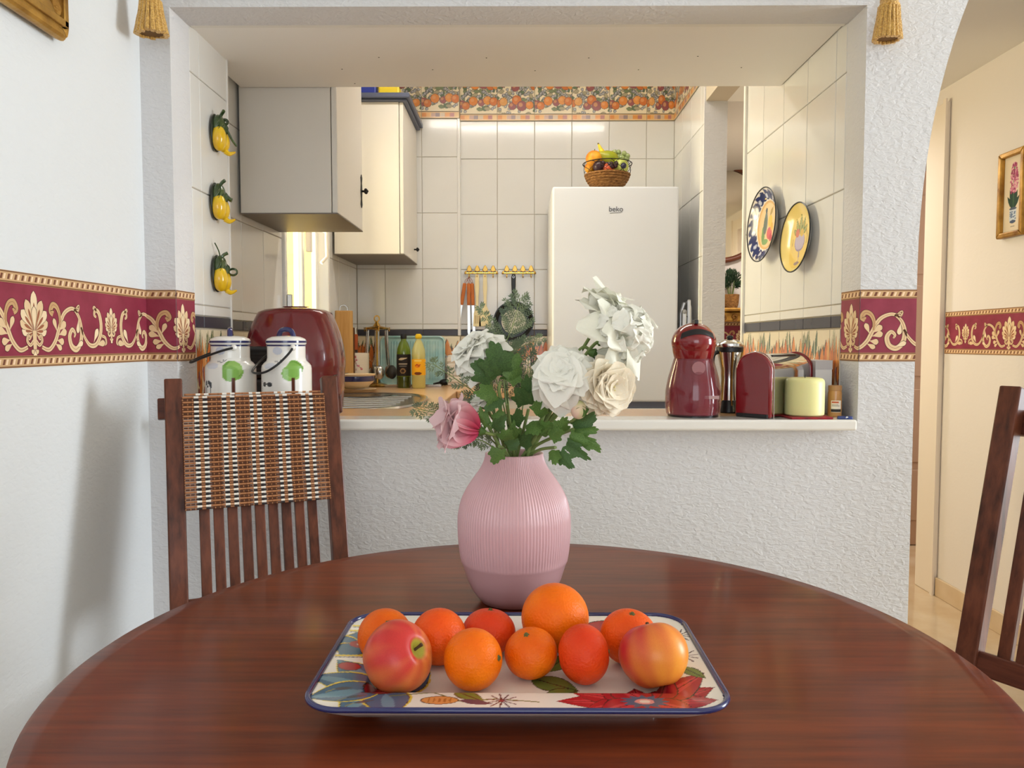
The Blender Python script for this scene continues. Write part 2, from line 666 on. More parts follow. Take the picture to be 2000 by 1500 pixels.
def tile(parent, org, d, s0, w, z0, h, material, name='tile'):
    """org: world origin, d: unit direction along wall, outward normal = left-hand of d (towards the room)"""
    g = 0.0022
    key = (round(w, 4), round(h, 4), material.name)
    if key not in TILES:
        me = tile_mesh(w - g, h - g, name)
        me.materials.append(material)
        TILES[key] = me
    o = bpy.data.objects.new(name, TILES[key])
    COL.objects.link(o)
    o.parent = parent
    o.location = (org[0] + d[0] * (s0 + g / 2), org[1] + d[1] * (s0 + g / 2), z0 + g / 2)
    o.rotation_euler = (0, 0, math.atan2(d[1], d[0]))
    return o


ROWS = [(1.213, .3), (1.513, .3), (1.813, .3), (2.113, .202)]


def tile_run(parent, org, d, s_list, rows=ROWS, skip=None):
    for s0, w in s_list:
        for z0, h in rows:
            if skip and skip(s0, w, z0, h):
                continue
            tile(parent, org, d, s0, w, z0, h, M_TILE)
        tile(parent, org, d, s0, w, 1.184, 0.029, M_TRIMTILE, 'trim_tile')
        tile(parent, org, d, s0, w, 1.150, 0.034, M_DARKTILE, 'dark_tile')


def cols(a, b, first):
    out, s = [], a
    w = first
    while s < b - 0.005:
        w2 = min(w, b - s)
        out.append((s, w2))
        s += w2
        w = TW
    return out


# back wall (faces -Y: run along +X, normal -Y)
C_BR = cols(XS, 0.856, TW)
C_BL = cols(-0.872, XS, (XS + 0.872) - 2 * TW)
tile_run(W_KB, (0, 4.249, 0), (1, 0), C_BR)
tile_run(W_KB, (0, 4.199, 0), (1, 0), C_BL)
mk('edge_bead', B(XS - 0.012, XS + 0.004, 4.196, 4.252, 1.15, 2.317), M_TRIMTILE, W_KB, bevel=0.003)
# right wall (faces -X: run along -Y, so that the normal points to -X)
C_R = cols(0, 2.91 - YP1, 2.91 - 2.343 - 2 * 0.196 + 0.02)
tile_run(W_KR, (0.855, 2.91, 0), (0, -1), C_R)
C_R2 = cols(0, 4.249 - 3.58, TW)
tile_run(W_KR, (0.855, 4.249, 0), (0, -1), C_R2)
# left pier and left wall (face +X: run along +Y)
tile_run(PIER, (XL + 0.001, YP1, 0), (0, 1), cols(0, 0.26, 0.06), rows=[(1.213, .307), (1.52, .3), (1.82, .3)])
mk('edge_bead', B(XL - 0.012, XL + 0.004, 2.294, 2.304, 0.9, 2.3), M_TRIMTILE, PIER, bevel=0.002)
DL = Vector((0.0281, 1.0)).normalized()
OL = (xl(2.30) + 0.001, 2.30)
SK = math.hypot(1, 0.0281)
tile_run(W_KL, OL, DL, cols(0, (WY0 - 2.30) * SK, 0.07))
tile_run(W_KL, OL, DL, cols((WY1 - 2.30) * SK, (4.195 - 2.30) * SK, TW))

# ---- painted fruit tiles (bands under the dark strip and under the kitchen ceiling)
FRUIT_O, FRUIT_G, FRUIT_P, FRUIT_L = (226, 140, 70), (120, 132, 96), (150, 92, 96), (92, 112, 84)


def fruit_tile(w, h, seed, upright):
    nx, ny = int(w / 0.0026), int(h / 0.0026)
    X, Y = gridpts(nx, ny, 0, w, 0, h)
    p = Paint(X, Y, (236, 222, 190))
    r = random.Random(seed)
    dark = (96, 84, 70)
    if upright:      # slender pears, oranges and leaves growing up from a heap
        for k in range(30):
            x, y = r.uniform(0, w), r.uniform(0.0, 0.10)
            p.ell(x, y, .007, .006, (150, 144, 150)); p.ell(x, y, .0045, .004, (206, 200, 200))
        for k in range(16):
            x, y = r.uniform(0, w), r.uniform(0.10, 0.155)
            dx = r.uniform(-.02, .02)
            p.leaf(x, y - .03, x + dx, y + .05, .009, dark); p.leaf(x, y - .03, x + dx, y + .05, .0072, r.choice([FRUIT_G, FRUIT_L, (150, 150, 110)]))
        for k in range(12):
            x, y = (k + .5) * w / 12 + r.uniform(-.01, .01), r.uniform(0.07, 0.138)
            c = r.choice([(228, 144, 72), (234, 160, 92), (216, 122, 62), (232, 172, 110)])
            p.leaf(x, y - .045, x + r.uniform(-.012, .012), y + .05, .0165, dark)
            p.leaf(x, y - .043, x + r.uniform(-.006, .006), y + .047, .0145, c)
        for k in range(8):
            x, y = r.uniform(0, w), r.uniform(0.02, 0.08)
            p.ell(x, y, .021, .021, dark); p.ell(x, y, .019, .019, r.choice([(230, 140, 62), (222, 126, 60), (158, 92, 96)]))
    else:
        for k in range(40):
            x, y = r.uniform(0, w), r.uniform(0, h)
            a = r.uniform(0, 6.28)
            p.leaf(x, y, x + .04 * math.cos(a), y + .04 * math.sin(a), .011, dark); p.leaf(x, y, x + .038 * math.cos(a), y + .038 * math.sin(a), .009, r.choice([FRUIT_G, FRUIT_L, (170, 160, 130)]))
        for gx in (w * .28, w * .78):
            for k in range(34):
                x, y = gx + r.gauss(0, .03), h * .42 + r.gauss(0, .045)
                p.ell(x, y, .0085, .0085, (92, 92, 96)); p.ell(x, y, .006, .006, (176, 174, 172))
        for k in range(12):
            x, y = (k + .5) * w / 12 + r.uniform(-.01, .01), h * .5 + (.05 if k % 2 else -.045) + r.uniform(-.02, .02)
            rr = r.uniform(.02, .029)
            c = r.choice([(222, 136, 60), (226, 150, 76), (206, 116, 56), (150, 84, 86), (222, 160, 90)])
            p.ell(x, y, rr, rr, dark); p.ell(x, y, rr - .002, rr - .002, c); p.ell(x - .006, y + .006, rr * .4, rr * .4, (236, 178, 116), a=.5)
    mb = MB()
    mb.add(list(zip(X, np.zeros_like(X), Y)), gridfaces(nx, ny), list(map(tuple, p.C)))
    n0 = len(mb.v)
    mb.box(0, w, 0.0004, TT, 0, h, (.7, .65, .55))
    me = mb.mesh('fruit_tile')
    me.materials.append(M_PRINT)
    return me


FT_UP = [fruit_tile(0.201, 0.198, s, True) for s in (3, 11)]
FT_TOP = [fruit_tile(0.201, 0.205, s, False) for s in (5, 17)]


def stripe_tile():
    nx, ny = 60, 8
    w, h = 0.201, 0.034
    X, Y = gridpts(nx, ny, 0, w, 0, h)
    p = Paint(X, Y, (226, 190, 140))
    for k in range(8):
        x = k * w / 8
        p.rect(x, x + w / 8, .008, .026, [(214, 138, 70), (228, 170, 100), (196, 160, 140), (150, 130, 130), (206, 182, 150), (220, 150, 80), (180, 120, 110), (224, 186, 130)][k])
    p.rect(-1, 1, .0, .003, (120, 84, 48)); p.rect(-1, 1, .030, .04, (120, 84, 48))
    mb = MB()
    mb.add(list(zip(X, np.zeros_like(X), Y)), gridfaces(nx, ny), list(map(tuple, p.C)))
    mb.box(0, w, 0.0004, TT, 0, h, (.7, .6, .45))
    me = mb.mesh('stripe_tile')
    me.materials.append(M_PRINT)
    return me


FT_ST = stripe_tile()


def put_tile(me, name, parent, org, d, s0, z0, sx=1.0):
    o = bpy.data.objects.new(name, me)
    COL.objects.link(o)
    o.parent = parent
    o.location = (org[0] + d[0] * s0, org[1] + d[1] * s0, z0)
    o.rotation_euler = (0, 0, math.atan2(d[1], d[0]))
    o.scale = (sx, 1, 1)


for par, org, d, cl in ((W_KB, (0, 4.247, 0), (1, 0), C_BR), (W_KB, (0, 4.197, 0), (1, 0), C_BL), (W_KR, (0.853, 2.91, 0), (0, -1), C_R),
                        (PIER, (XL + 0.003, YP1, 0), (0, 1), cols(0, 0.26, 0.06)), (W_KL, (OL[0] + .002, OL[1]), DL, cols(0, (4.195 - 2.30) * SK, 0.07))):
    for i, (s0, w) in enumerate(cl):
        put_tile(FT_UP[i % 2], 'fruit_tile', par, org, d, s0 + .001, 0.948, w / TW)
for par, org, d, cl in ((W_KB, (0, 4.245, 0), (1, 0), C_BR), (W_KB, (0, 4.195, 0), (1, 0), C_BL), (W_KR, (0.851, 4.245, 0), (0, -1), C_R2)):
    for i, (s0, w) in enumerate(cl):
        put_tile(FT_ST, 'stripe_tile', par, org, d, s0 + .001, 2.318, w / TW)
        put_tile(FT_TOP[i % 2], 'fruit_tile', par, org, d, s0 + .001, 2.354, w / TW)

# ---- soffit board over the bar
pan = thing('soffit_board', 'plain off-white board with nail holes closing the top of the pass-through', 'panel', (0, 2.29, 1.94), kind='structure')
mk('board', B(-0.90, 0.852, -0.245, 0.25, 0, 0.03), mat('soffit_paint', (246, 243, 238), 0.55), pan, bevel=0.002)
mk('front_batten', B(-0.853, 0.852, -0.25, -0.232, -0.004, 0.0), M_WHITE, pan)
hm = MB().lathe([(0.0022, -0.0006), (0.0022, 0.0002)], 8).mesh('nail_hole')
hm.materials.append(M_IRON)
for (u, v) in ((668, 135), (740, 112), (845, 136), (950, 113), (1045, 138), (1150, 113), (1247, 136), (1363, 110), (1448, 132), (693, 163), (835, 42)):
    q = P(u, v, Z=1.94)
    if q.y > 2.53 or q.y < 2.05: continue
    mk('nail_hole', hm, None, pan, loc=(q.x, q.y - 2.29, 0))

# ---- bar counter and worktops
M_TAN = mat('tan_worktop', (214, 170, 124), 0.28, var=0.05, vscale=30, coat=0.3)
bar_ = thing('bar_counter', 'long bar counter with a white rounded front edge on the pass-through', 'counter', (0, 1.88, 0.895))
mk('front_board', B(-0.83, 0.835, 0.0, 0.1, 0.0, 0.027), M_WHITEGL, bar_, bevel=0.006, bseg=3)
mk('worktop', B(-0.85, 0.85, 0.1, 0.32, 0.0, 0.0265), M_TAN, bar_)
wt = MB()
wt.box(-0.885, -0.285, 2.205, 4.19, 0.85, 0.885)
mk('worktop', wt, M_TAN, label='tan laminate kitchen worktop running back under the window', cat='worktop', bevel=0.004)
mk('worktop', B(-0.284, 0.155, 3.6, 4.19, 0.85, 0.885), M_TAN, label='short tan worktop against the tiled back wall beside the fridge', cat='worktop', bevel=0.004)
for i, (a, b, lab) in enumerate(((2.25, 2.95, 'white base cabinet below the left worktop nearest the bar'), (2.96, 3.58, 'white base cabinet below the kitchen window'))):
    t = thing('base_cabinet', lab, 'cabinet', (-0.58, (a + b) / 2, 0), group='white base cabinets')
    mk('body', B(-0.29, 0.255, -(b - a) / 2, (b - a) / 2, 0.0, 0.849), M_LAM, t)
    mk('door', B(0.256, 0.275, -(b - a) / 2 + .003, (b - a) / 2 - .003, 0.11, 0.84), M_LAM, t, bevel=0.002)
t = thing('base_cabinet', 'white base cabinet against the kitchen back wall', 'cabinet', (-0.06, 3.9, 0), group='white base cabinets')
mk('body', B(-0.22, 0.21, -0.27, 0.28, 0, 0.849), M_LAM, t)
mk('door', B(-0.22, 0.21, -0.289, -0.271, 0.11, 0.84), M_LAM, t, bevel=0.002)

# ---- kitchen window, seen at a grazing angle
win = thing('window_1', 'white sliding kitchen window with daylight on a yellow wall outside', 'window', (0, 0, 0), kind='structure')
M_PVC = mat('white_pvc', (238, 238, 236), 0.35)


def wbar(name, y0, y1, z0, z1, x0=-0.065, x1=0.0, m=None, par=None):
    xa = xl((y0 + y1) / 2)
    return mk(name, B(xa + x0, xa + x1, y0, y1, z0, z1), m or M_PVC, par or win, bevel=0.003)


wbar('frame_jamb', WY0, WY0 + 0.03, WZ0, WZ1, -0.06, 0.012)
wbar('frame_jamb', WY1 - 0.03, WY1, WZ0, WZ1, -0.06, 0.012)
wbar('frame_head', WY0 + .03, WY1 - .03, WZ1 - 0.04, WZ1, -0.06, 0.012)
wbar('frame_sill', WY0 + .03, WY1 - .03, WZ0, WZ0 + 0.04, -0.06, 0.02)
for k, (a, b, dx) in enumerate(((WY0 + .032, 3.31, -0.018), (3.29, WY1 - .032, -0.04))):
    ga = glassy('clear_pane', (250, 250, 245), 0.08)
    wbar('sash_stile', a, a + .035, WZ0 + .042, WZ1 - .042, dx - .015, dx + .006)
    wbar('sash_stile', b - .035, b, WZ0 + .042, WZ1 - .042, dx - .015, dx + .006)
    wbar('sash_rail', a + .035, b - .035, WZ0 + .042, WZ0 + .085, dx - .015, dx + .006)
    wbar('sash_rail', a + .035, b - .035, WZ1 - .085, WZ1 - .042, dx - .015, dx + .006)
    xa = xl((a + b) / 2) + dx - .004
    mk('pane', B(xa - .001, xa + .001, a + .035, b - .035, WZ0 + .085, WZ1 - .085), ga, win)
wbar('gasket', WY0 + .03, WY0 + .034, WZ0 + .05, WZ1 - .05, 0.0, 0.008, M_IRON)
wbar('latch', WY0 + .012, WY0 + .03, 1.215, 1.30, 0.012, 0.03, M_STEEL)
wbar('pull_cord_box', 3.30, 3.33, 1.50, 1.62, -0.006, 0.016, M_CREAM)
mk('handle', MB().tube([(xl(3.5) + .0, 3.5, 1.62), (xl(3.5) + .03, 3.5, 1.61), (xl(3.5) + .032, 3.5, 1.5), (xl(3.5) + .01, 3.48, 1.47)], .008, 8), M_CREAM, win, smooth=True)
struct('wall_outside', B(-4.5, -0.98, 4.7, 4.8, -1, 4.2), mat('yellow_render', (232, 204, 100), 0.9))
struct('wall_outside_far', B(-3.0, -2.9, 1.5, 4.7, -1, 3.4), mat('yellow_render', (232, 204, 100), 0.9))

# ---- hall: door opening, casing, skirting
M_CASE = mat('cream_woodwork', (240, 228, 212), 0.65)
tr = MB()
tr.box(XH - 0.018, XH, 3.345, 3.5, 0, 2.14)
tr.box(XH - 0.018, XH, 4.3, 4.44, 0, 2.14)
tr.box(XH - 0.018, XH, 3.5, 4.3, 2.05, 2.14)
struct('trim_2', tr, M_CASE, bevel=0.004, label='cream door casing in the hall')
tr = MB()
tr.box(XH, XH + .12, 3.5, 3.515, 0, 2.05)
tr.box(XH, XH + .12, 4.285, 4.3, 0, 2.05)
struct('trim_3', tr, M_CASE, label='door jamb lining')
struct('trim_4', B(XH - 0.026, XH - 0.018, 3.338, 3.36, 0, 2.15), M_CASE)
struct('baseboard_right', B(XH - 0.012, XH, 2.05, 3.34, 0, 0.082), mat('marble_skirting', (226, 204, 174), 0.2, col2=(214, 188, 152), vscale=7), bevel=0.003)
struct('baseboard_hall_end', B(0.96, XH, 4.988, 5.0, 0, 0.082), MATS['marble_skirting'])
dr = thing('door_1', 'tan panelled door standing open beyond the hall casing', 'door', (2.05, 4.18, 0.0), kind='structure')
M_DOOR = mat('tan_door', (196, 164, 140), 0.6)
mk('leaf', B(-0.05, 0.72, 0.0, 0.04, 0.005, 2.03), M_DOOR, dr)
for z0, z1 in ((0.14, 0.42), (0.46, 0.86), (0.93, 1.42), (1.48, 1.9)):
    mk('panel', B(0.05, 0.62, -0.008, 0.0, z0, z1), M_DOOR, dr, bevel=0.006)

# ================================================================ wallpaper border
BH = BZ1 - BZ0
CR1, CR2, CR3, DK = lin(232, 200, 156), lin(204, 162, 114), lin(244, 218, 178), lin(78, 34, 30)
M_BORD = mat('burgundy_wallpaper', (152, 52, 74), 0.6, col2=(132, 36, 58), vscale=18, detail=8)


def ribbon(pts, w0, w1, mid=None, n=6):
    """flat tapered stroke along points -> polygon list of quads (pairs of points)"""
    c = catmull([(p[0], p[1], 0) for p in pts], n)
    L = []
    for i, p in enumerate(c):
        t = (c[min(i + 1, len(c) - 1)] - c[max(i - 1, 0)]).normalized()
        f = i / (len(c) - 1)
        w = w0 + (w1 - w0) * f
        if mid: w += (mid - (w0 + w1) / 2) * math.sin(PI * f)
        nrm = Vector((-t.y, t.x, 0)) * (w / 2)
        L.append(((p + nrm), (p - nrm)))
    return L


class Orn:
    """layered flat ornament drawn in (s,t), mapped onto walls later"""

    def __init__(s):
        s.polys = []   # (layer, [pts], colour)

    def stroke(s, pts, w0, w1, mid=None, col=CR1, lay=1, hl=True):
        w0, w1, mid = w0 * 1.25, w1 * 1.25, (mid * 1.3 if mid else None)
        for wd, c, ly in ((0.0022, DK, lay - .6), (0, col, lay)):
            L = ribbon(pts, w0 + wd, w1 + wd, (mid + wd) if mid else None)
            for (a, b), (c2, d) in zip(L[:-1], L[1:]):
                s.polys.append((ly, [(a.x, a.y), (c2.x, c2.y), (d.x, d.y), (b.x, b.y)], c))
        if hl and (mid or w0) > 0.005:
            L = ribbon(pts, 0.0012, 0.0006)
            for (a, b), (c2, d) in zip(L[:-1], L[1:]):
                s.polys.append((lay + .2, [(a.x, a.y), (c2.x, c2.y), (d.x, d.y), (b.x, b.y)], lin(150, 96, 66)))

    def petal(s, x0, y0, ang, L, w, col=CR1, lay=2):
        a, w, L = ang, w * 1.2, L * 1.06
        for dw, c, ly in ((0.0012, DK, lay - .3), (0, col, lay)):
            pts = []
            for k in range(13):
                t = k / 12
                q = (w / 2 + dw) * (max(0, math.sin(PI * t ** 2.3))) ** .7
                pts.append((t * (L + dw), q))
            pts += [(x, -y) for x, y in reversed(pts[1:-1])]
            s.polys.append((ly, [(x0 + x * math.sin(a) + y * math.cos(a), y0 + x * math.cos(a) - y * math.sin(a)) for x, y in pts], c))


def palmette(o, s0, k=1.0, yc=0.068):
    for i, (an, L) in enumerate(((112, .026), (88, .036), (66, .044), (44, .053), (22, .062), (0, .074))):
        for sg in ((1, -1) if an else (1,)):
            o.petal(s0, yc, R(an) * sg, L * k, .0165 * k, (CR1, CR3)[i % 2], 1 + i * .3)
            o.petal(s0, yc, R(an) * sg, L * k * .72, .005 * k, lin(160, 96, 66), 1 + i * .3 + .1)
    o.petal(s0, yc - .004 * k, 0, .05 * k, .012 * k, CR3, 3.5)
    for sg in (1, -1):
        o.stroke([(s0 + sg * .004 * k, yc - .018 * k), (s0 + sg * .014 * k, yc - .026 * k), (s0 + sg * .023 * k, yc - .018 * k), (s0 + sg * .020 * k, yc - .008 * k), (s0 + sg * .013 * k, yc - .011 * k)], .006 * k, .004 * k, lay=3)
        o.petal(s0, yc - .034 * k, R(180 + 55 * sg), .012 * k, .008 * k, CR1, 3.4)
    o.stroke([(s0, yc + .002), (s0, yc - .034 * k)], .010 * k, .008 * k, lay=3.3, hl=False)
    o.petal(s0, yc - .034 * k, R(180), .018 * k, .010 * k, CR3, 3.5)


def half_motif(o, s0, sg):
    S = lambda pts: [(s0 + sg * a, b) for a, b in pts]
    # main stem rising from the palmette foot
    o.stroke(S([(.022, .038), (.045, .033), (.066, .050), (.080, .076), (.098, .106), (.125, .118), (.148, .112)]), .006, .005, .008)
    o.stroke(S([(.140, .116), (.152, .124), (.150, .112)]), .003, .002, .005)
    # comma curl over the stem
    o.stroke(S([(.082, .078), (.083, .100), (.074, .118), (.060, .122), (.053, .110), (.061, .104)]), .004, .010, .009, CR2, 1.5)
    # acanthus leaflets
    for a, b, c, d, w in ((.074, .066, .062, .094, .010), (.078, .070, .102, .088, .013), (.076, .062, .104, .070, .013), (.070, .052, .094, .048, .012), (.064, .046, .086, .034, .010)):
        L = math.hypot(c - a, d - b)
        o.petal(s0 + sg * a, b, math.atan2(sg * (c - a), d - b), L, w, CR1, 2)
    # descending stem with spiral
    o.stroke(S([(.135, .117), (.152, .100), (.160, .074), (.156, .048), (.140, .033), (.122, .040), (.116, .060), (.126, .074), (.136, .066), (.132, .058)]), .005, .003, .010)
    o.petal(s0 + sg * .135, .036, math.atan2(sg * .03, .012), .03, .010, CR3, 2)
    o.petal(s0 + sg * .150, .098, math.atan2(sg * -.004, -.03), .03, .010, CR3, 2)
    # second stem to the small palmette
    o.stroke(S([(.158, .080), (.170, .060), (.190, .042), (.214, .042), (.232, .060), (.238, .086), (.230, .112), (.216, .118), (.211, .108), (.219, .103)]), .004, .004, .009)
    o.stroke(S([(.220, .116), (.212, .124), (.206, .120)]), .003, .002, .006)
    o.petal(s0 + sg * .205, .045, math.atan2(sg * .018, .030), .036, .012, CR3, 2)
    o.petal(s0 + sg * .215, .042, math.atan2(sg * .03, .004), .036, .012, CR1, 2)
    o.stroke(S([(.240, .062), (.254, .058), (.258, .046), (.250, .042)]), .005, .003, .005)


HALF = 0.281


def clip(pts, lim, sg):
    out = []
    for i, a in enumerate(pts):
        b = pts[(i + 1) % len(pts)]
        ia, ib = sg * (a[0] - lim) >= 0, sg * (b[0] - lim) >= 0
        if ia: out.append(a)
        if ia != ib:
            f = (lim - a[0]) / (b[0] - a[0])
            out.append((lim, a[1] + f * (b[1] - a[1])))
    return out


def build_border(name, path, s_big, label):
    """path: list of (s, x, y, nx, ny) corner points; flat print on the strip"""
    smin, smax = path[0][0], path[-1][0]

    def pos(s, t, off):
        for (sa, xa, ya, nx, ny), (sb, xb, yb, _, _) in zip(path[:-1], path[1:]):
            if s <= sb or sb == smax:
                f = (s - sa) / (sb - sa)
                return (xa + (xb - xa) * f + nx * off, ya + (yb - ya) * f + ny * off, BZ0 + t)
    base = MB()
    for (sa, xa, ya, nx, ny), (sb, xb, yb, _, _) in zip(path[:-1], path[1:]):
        base.add([(xa + nx * .0008, ya + ny * .0008, BZ0), (xb + nx * .0008, yb + ny * .0008, BZ0), (xb + nx * .0008, yb + ny * .0008, BZ1), (xa + nx * .0008, ya + ny * .0008, BZ1)], [(0, 1, 2, 3)])
    root = struct(name, base, M_BORD, label=label)
    o = Orn()
    k = math.floor((smin - s_big) / HALF) - 1
    while s_big + k * HALF < smax + HALF:
        c = s_big + k * HALF
        if k % 2 == 0:
            palmette(o, c, 1.0)
            half_motif(o, c, 1)
            half_motif(o, c, -1)
        else:
            palmette(o, c, 0.62, 0.078)
        k += 1
    # rope edgings
    for t0 in (0.0, BH - 0.022):
        s = smin
        while s < smax:
            e = min(s + .02, smax)
            for a, b, c, ly in ((0.0, .022, CR2, 4), (.0005, .003, lin(126, 84, 52), 4.2), (.019, .0215, lin(126, 84, 52), 4.2), (.0035, .0185, lin(208, 168, 122), 4.2)):
                o.polys.append((ly, [(s, t0 + a), (e, t0 + a), (e, t0 + b), (s, t0 + b)], c))
            o.polys.append((4.5, [(s + .003, t0 + .006), (s + .009, t0 + .006), (s + .013, t0 + .016), (s + .007, t0 + .016)], lin(120, 70, 48)))
            o.polys.append((4.5, [(s + .012, t0 + .006), (s + .017, t0 + .006), (s + .0205, t0 + .016), (s + .016, t0 + .016)], lin(246, 216, 182)))
            s += .02
    mb = MB()
    for ly, pts, c in o.polys:
        off = .0010 + ly * .00006
        for (sa, xa, ya, nx_, ny_), (sb, xb, yb, _, _) in zip(path[:-1], path[1:]):
            q = clip(clip(pts, sa, 1), sb, -1)
            if len(q) < 3: continue
            mb.add([(xa + (xb - xa) * (s - sa) / (sb - sa) + nx_ * off, ya + (yb - ya) * (s - sa) / (sb - sa) + ny_ * off, BZ0 + t) for s, t in q], [tuple(range(len(q)))], c)
    mk('scroll_print', mb, M_PRINTM, root, fix=False)
    return root


# left wall -> partition pier -> jamb
build_border('trim_5', [(0, XW, 0.6, 1, 0), (1.33, XW, 1.93, 0, -1), (1.33 + XL - XW, XL, 1.93, 1, 0), (1.33 + XL - XW + .11, XL, 2.04, 1, 0)], 0.879,
             'burgundy and cream scroll wallpaper border on the left wall')
# right jamb -> partition -> end
build_border('trim_6', [(0, XR, 2.04, -1, 0), (.11, XR, 1.93, 0, -1), (.11 + XA - XR, XA, 1.93, 0, -1)], 0.062, 'burgundy and cream scroll wallpaper border on the right pier')
build_border('trim_7', [(0, XH, 3.338, -1, 0), (1.29, XH, 2.048, -1, 0)], 3.338 - 2.905, 'burgundy and cream scroll wallpaper border on the hall wall')
build_border('trim_8', [(0, 0.96, 5.0, 0, -1), (.89, XH, 5.0, 0, -1)], 0.50, 'burgundy and cream scroll wallpaper border on the end wall of the hall')

# ================================================================ dining table
TX, TY, TR, TZ = 0.011, 0.87, 0.508, 0.75
tb = thing('dining_table', 'round dark mahogany dining table with a polished top', 'table', (TX, TY, 0))
prof = [(0.0, TZ - .028), (TR - .02, TZ - .028), (TR - .006, TZ - .024), (TR, TZ - .012), (TR - .002, TZ - .004), (TR - .008, TZ), (TR - .03, TZ), (0.0, TZ)]
mk('tabletop', MB().lathe(prof, 160, close=False), W_TABLE, tb, smooth=True)
mk('apron', MB().lathe([(.40, TZ - .095), (.42, TZ - .095), (.42, TZ - .028), (.40, TZ - .028)], 96, close=False), M_ROUTER, tb, smooth=True)
for k in range(4):
    a = R(45 + 90 * k)
    mk('leg', MB().bar((.33 * math.cos(a), .33 * math.sin(a), 0), (.36 * math.cos(a), .36 * math.sin(a), TZ - .03), .05, .05, (math.cos(a), math.sin(a), 0)), W_CHAIRZ, tb, bevel=.006)


# ================================================================ folding chairs
def chair(label, loc, rotz):
    t = thing('folding_chair', label, 'chair', loc, rotz, group='dark slatted folding chairs around the table')
    L, s = 0.335, 0.27            # post spacing, lean of the back
    zt, dz = 1.030, 0.98
    yb = lambda z: (z - 1.03) * s   # origin is under the top of the back
    for sg in (-1, 1):
        mk('back_post', MB().bar((sg * L / 2, yb(0.06), 0.06), (sg * L / 2, yb(zt), zt), 0.036, 0.030), W_CHAIRZ, t, bevel=.003)
    mk('top_rail', MB().bar((-L / 2 - .032, yb(.966) + .026, .966), (L / 2 + .032, yb(.966) + .026, .966), .046, .02, (0, s, 1)), W_CHAIRX, t, bevel=.003)
    mk('mid_rail', MB().bar((-L / 2, yb(.56), .56), (L / 2, yb(.56), .56), .04, .018, (0, s, 1)), W_CHAIRX, t, bevel=.003)
    mk('low_rail', MB().bar((-L / 2, yb(.46), .46), (L / 2, yb(.46), .46), .04, .018, (0, s, 1)), W_CHAIRX, t, bevel=.003)
    for k in range(9):
        x = (k - 4) * .0283
        mk('back_slat', MB().bar((x, yb(.56) + .004, .56), (x, yb(.965) + .004, .965), .021, .014), W_CHAIRZ, t, bevel=.0015)
    ys = yb(.44)
    for k in range(7):
        mk('seat_slat', MB().bar((-.2, ys - .03 - k * .055, .445), (.2, ys - .03 - k * .055, .445), .02, .045, (0, 0, 1)), W_CHAIRX, t, bevel=.002)
    for sg in (-1, 1):
        mk('front_leg', MB().bar((sg * .15, ys + .12, .015), (sg * .15, ys - .36, .43), .03, .025), W_CHAIRZ, t, bevel=.002)
    return t


chair('dark slatted wooden folding chair with a woven mat over its back', (-0.597, 1.735, 0), R(25))
chair('dark slatted wooden folding chair cut off by the right edge', (0.985, 1.245, 0), R(-57))

# woven reed mat hanging over the left chair's back
mt = thing('reed_placemat', 'brown reed placemat with black and white checks hung over the chair back', 'placemat', (-0.597, 1.735, 0), R(25))
M_REED = mat('woven_reed', attr=True, rough=0.6)
MATW, NREED = 0.302, 48


def reed(light):
    segs = []       # (x0,x1,colour)
    per = MATW / 5.35
    x = -MATW / 2
    base = lin(168, 112, 72) if light else lin(84, 46, 26)
    chk = lin(236, 228, 216) if light else lin(32, 30, 34)
    tan = lin(190, 138, 98) if light else lin(150, 100, 66)
    cuts = []
    n = 156
    w = MATW / n
    for i in range(n):
        xc = x + (i + .5) * w
        ph = ((xc + MATW / 2) / per - 0.42) % 1.0     # stripe phase
        if ph < .16 or .30 <= ph < .46: c = chk
        elif ph < .30: c = tan
        else:
            c = base
            if not light and i % 5 == 0: c = lin(170, 118, 76)
            if light and i % 9 == 0: c = lin(140, 90, 58)
        cuts.append((x + i * w, x + (i + 1) * w, c))
    mb = MB()
    r = 0.0027 if light else 0.0021
    for a, b, c in cuts:
        vs, fs = [], []
        for xx in (a, b):
            for k in range(6):
                an = 2 * PI * k / 6
                vs.append((xx, r * .8 * math.cos(an), r * math.sin(an)))
        fs = [(k, (k + 1) % 6, 6 + (k + 1) % 6, 6 + k) for k in range(6)]
        mb.add(vs, fs, c)
    me = mb.mesh('reed')
    me.materials.append(M_REED)
    me.polygons.foreach_set('use_smooth', [True] * len(me.polygons))
    return me


R_LIGHT, R_DARK = reed(True), reed(False)
for k in range(NREED):
    z = .992 - k * .0049
    y = (z - 1.03) * 0.27 - .024 + 0.002 * math.sin(k * .25)
    if k == 0: y += .006
    o = mk('reed', (R_LIGHT, R_DARK)[k % 2], None, mt, loc=(0.0, y, z))
for k in range(4):
    o = mk('reed', (R_LIGHT, R_DARK)[k % 2], None, mt, loc=(0, -.016 + k * .010, 0.9975 - .0006 * k))
    o.scale = (.965, 1, 1)

# ================================================================ vase
VX, VY = -0.004, 1.06


def zv(v, Y=1.06):
    return P(1000, v, Y=Y).z


